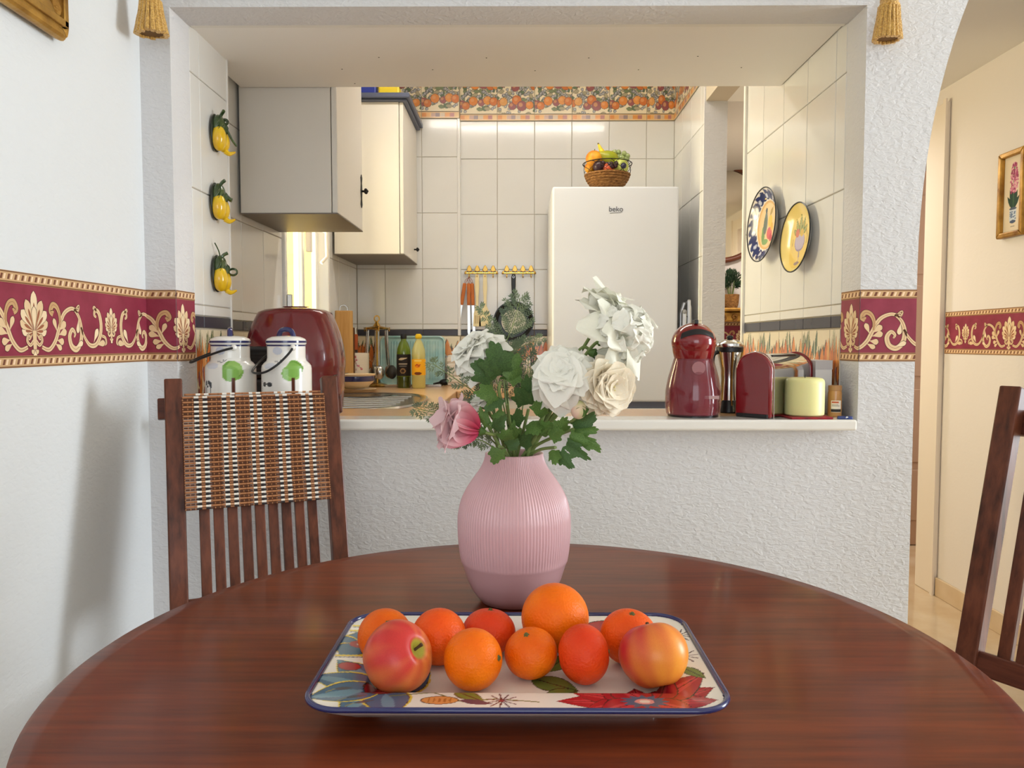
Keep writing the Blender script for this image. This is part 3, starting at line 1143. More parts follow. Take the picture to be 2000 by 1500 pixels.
vp = [(0.0, .75), (.040, .75), (.047, .752), (.058, .766), (.066, .783), (.0715, .801), (.0735, .806)]
vr = [(.0745, .808), (.0765, .825), (.0782, .845), (.0784, .862), (.0775, .875), (.0735, .892), (.066, .908), (.056, .923), (.0475, .935), (.0425, .945), (.0405, .952), (.0400, .957)]
vmb = MB()
NR = 108
NS = NR * 6
rings = []
for r, z in vp: rings.append((r, z, 0))
cv = catmull([(r, 0, z) for r, z in vr], 4)
for i, q in enumerate(cv):
    rings.append((q.x, q.z, min(1.0, i / 3.0)))
rings += [(.0385, .9575, 0), (.037, .954, 0), (.038, .92, 0), (.06, .86, 0)]
vs, fs = [], []
for r, z, rb in rings:
    for k in range(NS):
        a = 2 * PI * k / NS
        rr = r + rb * 0.0011 * (abs(math.cos(a * NR / 2)) - .5) * min(1, r / .05)
        vs.append((rr * math.cos(a), rr * math.sin(a), z - .75))
for i in range(len(rings) - 1):
    for k in range(NS):
        k2 = (k + 1) % NS
        fs.append((i * NS + k, i * NS + k2, (i + 1) * NS + k2, (i + 1) * NS + k))
vmb.add(vs, fs)
mk('vase', vmb, mat('pink_ceramic', (216, 172, 176), 0.32, coat=0.3, coatr=.15), loc=(VX, VY, .7505), smooth='all',
   label='pale pink ribbed ceramic vase holding the flowers', cat='vase')

# ================================================================ platter with fruit
PX, PY = 0.0, 0.792
PWX, PWY = 0.196, 0.122     # half sizes


def rr_dist(x, y, hx, hy, rad):
    qx, qy = np.abs(x) - hx + rad, np.abs(y) - hy + rad
    return np.minimum(np.maximum(qx, qy), 0) + np.hypot(np.maximum(qx, 0), np.maximum(qy, 0)) - rad


plat = thing('serving_platter', 'white rectangular platter painted with blue and red flowers, blue rim', 'platter', (PX, PY, TZ))
nx, ny = 330, 208
gx, gy = gridpts(nx, ny, -PWX, PWX, -PWY, PWY)
# push the grid inside the rounded outline
dd = rr_dist(gx, gy, PWX, PWY, .035)
for _ in range(4):
    out = dd > -1e-5
    if not out.any(): break
    cx, cy = np.clip(gx, -PWX + .035, PWX - .035), np.clip(gy, -PWY + .035, PWY - .035)
    vx, vy = gx - cx, gy - cy
    L = np.hypot(vx, vy) + 1e-9
    sc = np.where(out, .035 / L, 1.0)
    gx, gy = cx + vx * np.minimum(sc, 1), cy + vy * np.minimum(sc, 1)
    dd = rr_dist(gx, gy, PWX, PWY, .035)
din = -dd
t = np.clip((din - .046) / .012, 0, 1)
gz = .0320 - .0055 * np.clip(din / .046, 0, 1) - .0125 * (t * t * (3 - 2 * t)) - .0015 * np.clip(1 - din / .004, 0, 1)
p = Paint(gx, gy, (240, 234, 222))
dkc, blu, red, yel = (44, 40, 44), (52, 96, 128), (168, 30, 44), (226, 200, 70)
r_ = random.Random(4)
# blue flower on the left side
bc = (-.130, -.060)
for an in (-150, -110, -75, 100, 140, 175, 210, 60):
    a = R(an)
    x1, y1 = bc[0] + .075 * math.cos(a), bc[1] + .078 * math.sin(a)
    p.leaf(*bc, x1, y1, .024, yel); p.leaf(*bc, x1, y1, .0215, dkc); p.leaf(*bc, x1, y1, .0205, blu)
    p.leaf(bc[0] + .02 * math.cos(a), bc[1] + .02 * math.sin(a), x1, y1, .006, (96, 140, 160))
p.ell(*bc, .020, .020, dkc); p.ell(*bc, .0185, .0185, red)
for k in range(10):
    p.ell(bc[0] + .010 * math.cos(k * .63), bc[1] + .010 * math.sin(k * .63), .002, .002, (240, 220, 200))
bc2 = (-.172, .035)
for an in (-60, 20, 100, 180, 250):
    a = R(an)
    x1, y1 = bc2[0] + .045 * math.cos(a), bc2[1] + .036 * math.sin(a)
    p.leaf(*bc2, x1, y1, .020, yel); p.leaf(*bc2, x1, y1, .017, dkc); p.leaf(*bc2, x1, y1, .0162, (58, 110, 140))
p.ell(*bc2, .012, .010, red); p.ell(bc2[0], bc2[1], .004, .003, (240, 210, 200))
p.ell(-.172, -.022, .012, .010, dkc); p.ell(-.172, -.022, .011, .009, red)
for y in (.07, .0, .085):
    p.line([(-.19, y), (-.16, y + .008), (-.135, y - .002)], .004, yel); p.line([(-.19, y - .004), (-.16, y + .004), (-.135, y - .006)], .0015, dkc)
# red flower front right
rc = (.118, -.098)
for an, L in ((180, .082), (160, .07), (200, .06), (140, .05), (20, .075), (0, .068), (40, .09), (60, .07), (90, .06), (115, .05), (-30, .05), (-150, .05)):
    a = R(an)
    x1, y1 = rc[0] + L * math.cos(a), rc[1] + L * math.sin(a) * 1.0
    p.leaf(*rc, x1, y1, .021, dkc); p.leaf(*rc, x1, y1, .0195, red); p.leaf(*rc, x1, y1, .006, (198, 58, 66)); p.line([rc, (x1, y1)], .0012, (96, 16, 28))
for k in range(12):
    a = R(k * 30)
    p.leaf(*rc, rc[0] + .024 * math.cos(a), rc[1] + .018 * math.sin(a), .0042, (60, 96, 120))
p.ell(*rc, .009, .007, (230, 150, 140)); p.ell(*rc, .005, .004, (240, 220, 200))
# leaves and sprigs
for a in ((.015, -.015, .062, -.045, .017), (.06, -.045, .022, -.062, .014), (.168, -.02, .186, -.052, .008), (-.06, -.07, -.03, -.10, .010), (.03, .0, .06, .05, .014)):
    p.leaf(*a[:4], a[4], dkc); p.leaf(*a[:4], a[4] - .0012, (112, 130, 60)); p.line([a[:2], a[2:4]], .0012, dkc)
p.line([(-.12, -.085), (-.08, -.075), (-.05, -.10), (-.02, -.092), (.02, -.10)], .0022, (110, 124, 60))
p.ell(-.072, -.096, .018, .0110, dkc); p.ell(-.072, -.096, .0168, .0098, (222, 150, 84))
for k in range(5): p.ell(-.082 + k * .005, -.096, .001, .006, (180, 110, 50))
p.leaf(-.053, -.096, -.022, -.106, .006, (60, 56, 90))
for c0 in ((-.014, -.097), (.176, .005), (.183, .06), (-.1, .1)):
    for k in range(11):
        a = R(k * 33)
        p.line([c0, (c0[0] + .015 * math.cos(a), c0[1] + .018 * math.sin(a))], .0016, (76, 30, 44))
    p.ell(*c0, .003, .002, (150, 50, 60))
for c0 in ((-.16, -.090), (-.15, -.104), (-.175, -.075)):
    p.leaf(c0[0], c0[1], c0[0] + .018, c0[1] + .008, .003, (60, 70, 80)); p.line([c0, (c0[0] - .006, c0[1] - .008)], .0015, (130, 130, 80))
p.leaf(.13, .095, .06, .075, .02, dkc); p.leaf(.13, .095, .06, .075, .0185, red)
p.leaf(.172, .04, .178, .07, .004, dkc)
p.put(din < .0035, (44, 44, 92))
pm = MB()
pm.add(list(zip(gx, gy, gz)), gridfaces(nx, ny), list(map(tuple, p.C)))
mk('dish', pm, M_PRINT, plat, smooth='all', fix=False)


def rr_outline(hx, hy, rad, n=10):
    pts = []
    for cx, cy, a0 in ((hx - rad, hy - rad, 0), (-hx + rad, hy - rad, 90), (-hx + rad, -hy + rad, 180), (hx - rad, -hy + rad, 270)):
        for k in range(n + 1):
            a = R(a0 + 90 * k / n)
            pts.append((cx + rad * math.cos(a), cy + rad * math.sin(a)))
    return pts


ol = rr_outline(PWX, PWY, .035)
rim = MB()
ring = [(x, y, .0318) for x, y in ol]
rim.tube(ring + [ring[0], ring[1]], .0028, 8, cap=False)
mk('blue_rim', rim, M_BLUEGL, plat, smooth='all', label='cobalt blue glazed rim')
under = MB()
secs = [(1.0, .029), (.985, .0265), (.90, .016), (.80, .010), (.70, .0075), (.695, .0005), (.67, .0005)]
n = len(ol)
vs, fs = [], []
for k, z in secs:
    off = (1 - k) * .19
    for (x, y) in rr_outline(PWX - off, PWY - off, max(.012, .035 - off * .3)):
        vs.append((x, y, z))
for i in range(len(secs) - 1):
    fs += [(i * n + k, i * n + (k + 1) % n, (i + 1) * n + (k + 1) % n, (i + 1) * n + k) for k in range(n)]
fs.append(tuple((len(secs) - 1) * n + k for k in range(n)))
under.add(vs, fs)
mk('underside', under, M_WHITEGL, plat, smooth=True)

# ---- fruit
FZ = TZ + .0142


def citrus_mat(name, c1, c2):
    return mat(name, c1, 0.38, col2=c2, vscale=22, bump=0.22, bscale=420, coat=0.04, coatr=.3, spec=.25)


def fruit_at(u, v, rpx, kz=1.0):
    r = rpx * .8 / FPX
    for _ in range(6):
        q = P(u, v, Z=FZ + r * kz)
        r = rpx * (q.y + .05 * 0) / FPX * 1.0
    return P(u, v, Z=FZ + r * kz), r


def citrus(name, label, u, v, rpx, m, sx=1.0, sz=1.0, tilt=(0, 0), calyx=True, group='oranges and mandarins on the platter'):
    q, r = fruit_at(u, v, rpx, sz)
    t = thing(name, label, 'fruit', (q.x, q.y, FZ), group=group)
    rot = Matrix.Rotation(R(tilt[0]), 4, 'X') @ Matrix.Rotation(R(tilt[1]), 4, 'Y')
    mb = MB()
    nu, nv = 40, 28
    vs = []
    def pt(a, tt):
        ct, st = math.cos(tt), math.sin(tt)
        k = 1 - .07 * math.exp(-((PI / 2 - tt) / .22) ** 2) - .03 * math.exp(-((PI / 2 + tt) / .2) ** 2)
        k *= 1 + .008 * math.sin(3 * a + 1) * ct
        return Vector((r * sx * ct * math.cos(a), r * sx * ct * math.sin(a), r * sz * st * k))
    fn = lambda i, j: rot @ pt(2 * PI * i, -PI / 2 + PI * j) + Vector((0, 0, r * sz))
    mb.grid(fn, nu, nv, closeu=True)
    lo = min(z for _, _, z in mb.v)
    mb.v = [(x, y, z - lo) for x, y, z in mb.v]
    mk('peel', mb, m, t, smooth='all')
    if calyx:
        cb = MB()
        for k in range(5):
            a = 2 * PI * k / 5
            cb.add([(0, 0, .0012), (r * .09 * math.cos(a - .5), r * .09 * math.sin(a - .5), .0004), (r * .17 * math.cos(a), r * .17 * math.sin(a), -.0003), (r * .09 * math.cos(a + .5), r * .09 * math.sin(a + .5), .0004)], [(0, 1, 2, 3)])
        cb.lathe([(.0022, 0), (.0018, .002)], 8)
        c = mk('calyx', cb, mat('dry_calyx', (96, 96, 50), 0.8), t, label='small green stem end')
        top = rot @ Vector((0, 0, r * sz * .935)) + Vector((0, 0, r * sz - lo))
        c.matrix_local = Matrix.Translation(top) @ rot
    return t


O1 = citrus_mat('orange_peel', (252, 128, 8), (244, 106, 4))
O2 = citrus_mat('deep_orange_peel', (247, 104, 20), (238, 82, 14))
O3 = citrus_mat('red_orange_peel', (236, 80, 24), (222, 58, 18))
O4 = citrus_mat('mandarin_peel', (244, 118, 14), (230, 92, 8))
citrus('mandarin', 'mandarin with a dark stem end at the back left of the platter', 752, 1243, 54, O4, 1.0, .95, (38, 14))
citrus('orange', 'deep orange fruit in the back row behind the left apple', 857, 1243, 55, O2, 1.0, 1.0, (-100, 10), True)
citrus('mandarin', 'flattened red-orange mandarin at the back, in front of the vase', 955, 1233, 53, O3, 1.0, .84, (-8, 4), True)
citrus('orange', 'largest bright orange at the back beside the vase', 1084, 1206, 67, O1, 1.0, 1.0, (-110, 20), False)
citrus('mandarin', 'mandarin with its stem end up behind the right apple', 1228, 1243, 57, O2, 1.0, .93, (10, 6))
citrus('orange', 'front orange between the left apple and the small mandarin', 924, 1289, 60, O1, 1.0, .97, (60, 70))
citrus('mandarin', 'small bright mandarin in the middle of the front row', 1037, 1276, 53, O4, 1.0, .90, (18, -12))
citrus('mandarin', 'red-orange mandarin standing on its side in the front row', 1140, 1284, 58, O3, 1.0, .88, (-18, 84))


def apple(label, u, v, rpx, tilt, mname, c1, c2, c3):
    q, r = fruit_at(u, v, rpx, .92)
    t = thing('apple', label, 'fruit', (q.x, q.y, FZ), group='apples on the platter')
    rot = Matrix.Rotation(R(tilt[2]), 4, 'Z') @ Matrix.Rotation(R(tilt[0]), 4, 'X') @ Matrix.Rotation(R(tilt[1]), 4, 'Y')
    pr = []
    for k in range(31):
        a = -PI / 2 + PI * k / 30
        rad = math.cos(a) * (1.0 + .06 * math.sin(a))
        z = .93 * math.sin(a)
        z -= .26 * math.exp(-(rad / .26) ** 2) if a > 0 else 0
        z += .15 * math.exp(-(rad / .22) ** 2) if a < 0 else 0
        pr.append((rad * r, z * r))
    mb = MB()
    vs, fs = [], []
    n = 48
    for i, (rad, z) in enumerate(pr):
        for k in range(n):
            a = 2 * PI * k / n
            kk = 1 + .025 * math.cos(5 * a) * (1 if i < 10 else .3)
            vs.append(rot @ Vector((rad * kk * math.cos(a), rad * kk * math.sin(a), z)))
    for i in range(len(pr) - 1):
        fs += [(i * n + k, i * n + (k + 1) % n, (i + 1) * n + (k + 1) % n, (i + 1) * n + k) for k in range(n)]
    lo = min(v_.z for v_ in vs)
    vs = [v_ - Vector((0, 0, lo)) for v_ in vs]
    # blush: varies round the fruit, red shoulder, yellow hollow
    cs = []
    for i, (rad, z) in enumerate(pr):
        for k in range(n):
            a = 2 * PI * k / n
            f = .46 + .42 * math.cos(a - 2.4) + .12 * math.sin(9 * a) + .35 * (z / r)
            f = max(0, min(1, f))
            if z > 0 and rad < .30 * r: cc = lin(170, 160, 60)
            else: cc = tuple(A * f + Bc * (1 - f) for A, Bc in zip(lin(*c1), lin(*c2)))
            if z < 0 and rad < .25 * r: cc = lin(200, 160, 70)
            cs.append(cc)
    mb.add(vs, fs, cs)
    m = mat(mname, attr=True, rough=.34, coat=.08, coatr=.2, spec=.3)
    nt = m.node_tree
    if not nt.nodes.get('speckle'):
        nz = nt.nodes.new('ShaderNodeTexNoise'); nz.name = 'speckle'
        nz.inputs['Scale'].default_value = 160
        mpn = nt.nodes.new('ShaderNodeMix'); mpn.data_type = 'RGBA'; mpn.blend_type = 'OVERLAY'
        mpn.inputs[0].default_value = .45
        vc = [x for x in nt.nodes if x.type == 'VERTEX_COLOR'][0]
        nt.links.new(vc.outputs[0], mpn.inputs[6]); nt.links.new(nz.outputs['Fac'], mpn.inputs[7])
        nt.links.new(mpn.outputs[2], nt.nodes['Principled BSDF'].inputs['Base Color'])
    mk('skin', mb, m, t, smooth='all')
    top = rot @ Vector((0, 0, r * .66)) - Vector((0, 0, lo))
    tip = rot @ Vector((.003, .002, r * .92)) - Vector((0, 0, lo))
    mk('stem', MB().tube([top, (top + tip) / 2, tip], [.0016, .0014, .002], 6), mat('apple_stem', (84, 60, 36), .8), t, smooth=True)
    return t


apple('red and yellow apple at the front left with its hollow facing right', 776, 1286, 71, (62, 0, 62), 'apple_skin', (200, 54, 50), (240, 150, 70), 0)
apple('yellow-red apple at the front right corner of the platter', 1277, 1281, 69, (-28, 10, 40), 'apple_skin', (196, 46, 50), (244, 158, 58), 0)

# ================================================================ flowers in the vase
NECK = Vector((VX, VY, .945))


def petal_mesh(name, L, W, cup, ruffle, seed, m, notch=0.0, nu=12, nv=12, curl=0.3, gradient=None):
    r = random.Random(seed)
    ph = r.uniform(0, 6)
    mb = MB()

    def fn(i, j):
        x = (i - .5) * 2
        t = j
        w = W * max(.04, 1 - abs(2 * t ** .8 - 1.1) ** 4) ** .5 * (.55 + .45 * min(1, t * 2.2))
        zz = L * t - .22 * L * x * x * t ** 3
        if notch: zz -= notch * L * t * (math.exp(-(x / .25) ** 2))
        y = cup * (x * x) * -w * .9 + L * curl * (t ** 2.4) - L * .22 * math.sin(PI * t)
        y += ruffle * L * t ** 2 * math.sin(x * 4.2 + ph) * (.55 + .45 * abs(x))
        zz += ruffle * L * .5 * t ** 3 * math.sin(x * 7 + ph * 1.7)
        return (x * w, y, zz)
    if gradient:
        vs = [fn(i / nu, j / nv) for j in range(nv + 1) for i in range(nu + 1)]
        cs = [tuple(a * (1 - g) + b * g for a, b in zip(*gradient)) for j in range(nv + 1) for i in range(nu + 1) for g in (max(0, min(1, (j / nv - .12) / .5)),)]
        mb.add(vs, gridfaces(nu, nv), cs)
    else:
        mb.grid(fn, nu, nv)
    me = mb.mesh(name)
    me.materials.append(m)
    me.polygons.foreach_set('use_smooth', [True] * len(me.polygons))
    return me


def stem_path(end, d, sag=.0, root=None):
    root = root or (NECK + Vector((random.uniform(-.015, .015), random.uniform(-.015, .015), -.06)))
    hv = Vector((end.x - NECK.x, end.y - NECK.y, 0))
    rimp_ = NECK + (hv.normalized() * min(.027, hv.length * .5)) + Vector((0, 0, .018))
    mid2 = end - d * .018
    mid = rimp_.lerp(mid2, .5) + Vector((0, 0, .012))
    return catmull([root, rimp_, mid, mid2, end], 6)


def place(o, c, d, spin, openang, s):
    q = d.to_track_quat('Z', 'Y').to_matrix().to_4x4()
    o.matrix_local = Matrix.Translation(c) @ q @ Matrix.Rotation(spin, 4, 'Z') @ Matrix.Rotation(-openang, 4, 'X') @ Matrix.Scale(s, 4)


def flower(name, label, c, d, meshes, rings, scale, center=None, stem=True, sepal=True, base_off=0.0):
    """rings: (count, open angle deg, size, radial offset)"""
    d = d.normalized()
    c = Vector(c)
    t = thing(name, label, 'flower', NECK, group='cut flowers in the pink vase')
    lc = c - NECK
    if stem:
        pts = stem_path(c, d)
        mk('stem', MB().tube([p_ - NECK for p_ in pts], .0023, 7), M_STEM, t, smooth=True)
    k0 = 0
    for cnt, op, sz, off in rings:
        for k in range(cnt):
            me = meshes[(k + k0) % len(meshes)]
            o = bpy.data.objects.new('petal', me)
            COL.objects.link(o)
            o.parent = t
            spin = 2 * PI * (k + .5 * (k0 % 2)) / cnt + random.uniform(-.15, .15)
            place(o, lc + d * off * scale, d, spin, R(op + random.uniform(-7, 7)), scale * sz * random.uniform(.92, 1.08))
        k0 += 1
    if sepal:
        sb = MB()
        sb.lathe([(.0026, -.008), (.006, -.002), (.008, .002), (.004, .006)], 10)
        o = mk('calyx', sb, M_LEAF, t, smooth=True)
        o.matrix_local = Matrix.Translation(lc) @ d.to_track_quat('Z', 'Y').to_matrix().to_4x4()
    if center:
        cb = MB()
        q = d.to_track_quat('Z', 'Y').to_matrix()
        for k in range(center[0]):
            a, rr = k * 2.4, .010 * scale / .035 * math.sqrt(k / center[0])
            b0 = q @ Vector((rr * .4 * math.cos(a), rr * .4 * math.sin(a), .0)) + lc + d * center[2] * scale
            b1 = q @ Vector((rr * math.cos(a), rr * math.sin(a), .012 * scale / .035)) + lc + d * center[2] * scale
            cb.tube([b0, b1], [.0004, .0009], 5)
        mk('stamens', cb, center[1], t, kind='stuff')
    return t


PW_ = [petal_mesh('petal', 1.0, .52, .55, .07, s, M_PETAL, notch=.06) for s in (1, 2, 3)]
PF_ = [petal_mesh('petal', 1.0, .46, .5, .13, s, M_PETAL, notch=.1) for s in (4, 5, 6)]
PC_ = [petal_mesh('petal', 1.0, .60, .62, .03, s, M_PETALC, curl=.06) for s in (7, 8, 9)]
PG_ = [petal_mesh('petal', 1.0, .42, .5, .05, s, M_PETALG) for s in (10, 11)]
PINK = translucent(mat('pink_petal', attr=True, rough=.6), .4)
PP_ = [petal_mesh('petal', 1.0, .44, .6, .05, s, PINK, gradient=(lin(226, 84, 122), lin(246, 214, 216)), curl=.12) for s in (12, 13, 14)]
M_STAM = mat('pale_stamen', (236, 222, 160), .7)

flower('white_peony', 'creamy white peony nodding left above the bottles', P(938, 700, Y=1.03), Vector((-.5, -.35, .62)), PW_,
       [(7, 92, 1.0, -.05), (7, 70, 1.0, .05), (7, 46, .9, .1), (6, 26, .75, .15), (5, 8, .6, .2)], .042)
flower('white_peony', 'open white peony in the middle of the bouquet facing the viewer', P(1100, 738, Y=1.0), Vector((-.18, -.72, .42)), PW_ + PF_[:1],
       [(8, 88, 1.05, -.05), (7, 66, 1.0, .05), (6, 44, .85, .12), (6, 24, .62, .18), (6, 12, .48, .2), (5, 2, .36, .22)], .046)
flower('white_peony', 'white peony half hidden between the open peony and the cream ranunculus', P(1132, 752, Y=1.04), Vector((.25, -.3, .6)), PW_,
       [(7, 78, .95, 0), (6, 55, .9, .05), (6, 30, .75, .1), (5, 12, .6, .15)], .038)
flower('cream_ranunculus', 'cream ranunculus with tight rounded petals at the right', P(1178, 752, Y=1.0), Vector((.42, -.82, -.05)), PC_,
       [(7, 80, .92, -.28), (8, 60, 1.0, -.2), (7, 40, .98, -.12), (7, 26, .84, -.02), (6, 16, .62, .08), (6, 8, .4, .14)], .047, center=(20, M_STAM, .25), sepal=True)
sk_ = flower('white_stock', 'frilly white flower head at the upper right', P(1178, 668, Y=1.03), Vector((.75, -.42, .35)), PG_,
       [(5, 70, 1.25, .0), (5, 50, 1.3, .0)], .05)
ax_ = Vector((.72, -.45, .30)).normalized()
cc_ = P(1210, 652, Y=1.02)
rq = random.Random(21)
for k in range(78):
    a_, e_ = k * 2.39996, math.acos(1 - 1.25 * (k + .5) / 78)
    dl = Vector((math.sin(e_) * math.cos(a_), math.sin(e_) * math.sin(a_), math.cos(e_)))
    dw = ax_.to_track_quat('Z', 'Y').to_matrix() @ dl
    o = bpy.data.objects.new('petal', PF_[k % 3])
    COL.objects.link(o)
    o.parent = sk_
    place(o, cc_ + Vector((dw.x * .030, dw.y * .026, dw.z * .024)) - NECK, dw, rq.uniform(0, 6.28), R(rq.uniform(12, 62)), rq.uniform(.017, .025))
flower('white_tulip', 'half open white bloom at the very top right of the bouquet', P(1164, 634, Y=1.05), Vector((.40, -.12, .85)), PG_ + PW_[:1],
       [(4, 18, 1.2, 0), (4, 32, 1.1, 0), (3, 46, .85, 0)], .050)
flower('white_lily', 'greenish white bloom hanging below the frilly flower head', P(1158, 690, Y=1.04), Vector((.75, -.1, -.25)), PG_,
       [(5, 30, 1.2, 0), (4, 50, 1.0, 0)], .05)
flower('pink_magnolia', 'pale pink magnolia with a deep pink throat leaning out left', P(938, 842, Y=.98), Vector((-.80, -.22, .25)), PP_,
       [(4, 10, 1.15, 0), (5, 24, 1.2, -.02), (5, 44, 1.15, -.05)], .053)
flower('white_anemone', 'small white bloom above the pink magnolia', P(945, 790, Y=1.02), Vector((-.35, -.4, .6)), PW_[:2] + PF_[:1],
       [(6, 60, .9, 0), (5, 30, .8, .05)], .024)
# peony bud
bd = thing('peony_bud', 'small closed green and pink peony bud at the right', 'flower', NECK, group='cut flowers in the pink vase')
bc_ = P(1130, 800, Y=.985)
mk('stem', MB().tube([q - NECK for q in stem_path(bc_, Vector((.4, -.3, .8)).normalized())], .002, 7), M_STEM, bd, smooth=True)
mk('bud', MB().sphere(bc_ - NECK, (.0105, .0105, .0125), 16, 12), mat('bud_pink', (236, 200, 180), .5, col2=(214, 214, 150), vscale=60), bd, smooth='all')
for k in range(4):
    o = bpy.data.objects.new('sepal', petal_mesh('sepal', 1.0, .45, .8, 0, k, M_LEAF, curl=-.1) if k == 0 else bpy.data.objects['sepal'].data)
    COL.objects.link(o); o.parent = bd
    place(o, bc_ - NECK + Vector((0, 0, -.011)), Vector((.3, -.2, .9)).normalized(), k * PI / 2 + .4, R(22), .019)


# ---- lobed leaves
def leaf_mesh(seed, m):
    r = random.Random(seed)
    out = []
    lobes = [(-150, .38), (-118, .72), (-95, .62), (-64, .92), (-42, .72), (-18, .92), (0, 1.0), (18, .92), (42, .72), (64, .92), (95, .62), (118, .72), (150, .38)]
    pts = []
    for an, L in lobes:
        L *= r.uniform(.9, 1.08)
        for da, k in ((-7, .93), (0, 1.0), (7, .93)):
            a = R(an + da)
            pts.append((math.sin(a) * L * k * .52, .38 + math.cos(a) * L * k * .62))
    z = lambda x, y: -.35 * x * x - .22 * (y - .3) ** 2 + .05 * math.sin(8 * x + seed)
    vs = [(0, .36, z(0, .36))] + [(x, y, z(x, y)) for x, y in pts]
    n = len(pts)
    inner = [(0.55 * x, .36 + .55 * (y - .36)) for x, y in pts]
    vs += [(x, y, z(x, y) + .012) for x, y in inner]
    fs = [(0, 1 + n + k, 1 + n + (k + 1) % n) for k in range(n)] + [(1 + n + k, 1 + k, 1 + (k + 1) % n, 1 + n + (k + 1) % n) for k in range(n)]
    mb = MB().add(vs, fs)
    me = mb.mesh('leaf')
    me.materials.append(m)
    me.polygons.foreach_set('use_smooth', [True] * len(me.polygons))
    return me


LM = [leaf_mesh(s, M_LEAF) for s in (1, 2, 3)] + [leaf_mesh(s, M_LEAF2) for s in (4, 5)]


def leaf(parent, b, tip, w, Yb, Yt, k, roll=0.0):
    a, c = P(*b, Y=Yb), P(*tip, Y=Yt)
    y = (c - a)
    L = y.length
    y.normalize()
    toward = (Vector((0, 0, HC)) - a).normalized()
    z = (toward - y * toward.dot(y)).normalized()
    z = Matrix.Rotation(roll, 3, y) @ z
    x = y.cross(z)
    W = w * a.y / FPX
    mtx = Matrix(((x.x * W, y.x * L, z.x * L, a.x - NECK.x), (x.y * W, y.y * L, z.y * L, a.y - NECK.y), (x.z * W, y.z * L, z.z * L, a.z - NECK.z), (0, 0, 0, 1)))
    o = bpy.data.objects.new('leaf', LM[k % len(LM)])
    COL.objects.link(o)
    o.parent = parent
    o.matrix_local = mtx


def leafy(label, stems, leaves):
    t = thing('leafy_stem', label, 'foliage', NECK, group='leafy green stems in the pink vase')
    sb = MB()
    for pts in stems:
        q = catmull([P(u, v, Y=Y) - NECK for u, v, Y in pts], 5)
        mk('stem', MB().tube(q, .0022, 7), M_STEM, t, smooth=True)
    for k, (b, tip, w, yb_, yt_, ro) in enumerate(leaves):
        leaf(t, b, tip, w, yb_, yt_, k + len(leaves), ro)


leafy('big lobed green leaves rising left of centre in the vase', [[(1003, 905, 1.05), (985, 850, 1.03), (975, 770, 1.0), (978, 745, 1.0)], [(1005, 905, 1.05), (1000, 850, 1.02), (990, 790, .99)]],
      [((978, 745), (962, 672), 92, 1.0, .98, .2), ((975, 750), (925, 705), 70, 1.0, .98, -.2), ((980, 748), (1015, 690), 72, 1.0, 1.01, .3), ((985, 752), (1018, 715), 52, 1.0, 1.02, -.3),
       ((976, 765), (930, 772), 58, 1.0, .97, .3), ((982, 770), (952, 800), 46, 1.0, .97, .1), ((985, 745), (990, 680), 60, 1.01, 1.02, -.2), ((990, 800), (960, 838), 40, 1.0, .98, -.4)])
leafy('leafy stem in the middle of the vase below the open peony', [[(1006, 905, 1.06), (1020, 850, 1.04), (1032, 800, 1.02)], [(1010, 905, 1.05), (1045, 855, 1.03), (1062, 810, 1.02)]],
      [((1025, 800), (1030, 738), 62, 1.02, 1.0, .2), ((1030, 800), (1012, 758), 50, 1.02, 1.0, -.3), ((1040, 812), (1070, 788), 50, 1.02, 1.0, .3), ((1035, 820), (1050, 848), 48, 1.02, .99, -.2),
       ((1005, 880), (1000, 828), 52, 1.03, .99, .3), ((1015, 880), (1030, 845), 46, 1.03, 1.0, -.4), ((1000, 840), (1018, 800), 40, 1.02, 1.0, .5), ((1050, 850), (1078, 828), 44, 1.03, 1.0, .2)])
leafy('leafy stem bending low over the right side of the vase', [[(1012, 905, 1.06), (1045, 872, 1.04), (1090, 850, 1.01), (1120, 838, .99)], [(1012, 905, 1.06), (1050, 880, 1.03), (1085, 874, .99)]],
      [((1110, 842), (1166, 812), 50, 1.0, .98, .2), ((1110, 846), (1168, 838), 42, 1.0, .98, -.2), ((1105, 850), (1150, 868), 42, .99, .97, .2), ((1120, 850), (1178, 878), 34, .99, .97, -.3),
       ((1095, 858), (1148, 895), 38, .99, .96, .1), ((1085, 874), (1118, 914), 36, .99, .96, -.2), ((1080, 874), (1084, 906), 34, .99, .96, .2), ((1080, 856), (1108, 816), 44, 1.0, .98, .3), ((1070, 860), (1098, 838), 40, 1.0, .98, -.3)])
leafy('dark leaves hanging over the left lip of the vase', [[(1000, 905, 1.05), (985, 878, 1.02), (975, 872, .99)], [(998, 905, 1.05), (970, 862, 1.0), (945, 815, .98)]],
      [((976, 868), (964, 908), 46, .985, .985, 0), ((975, 862), (1000, 842), 40, .99, .97, .3), ((958, 840), (935, 795), 30, .985, .97, .2), ((962, 846), (985, 812), 34, .985, .97, -.2), ((985, 876), (1015, 862), 34, .99, .98, .2)])


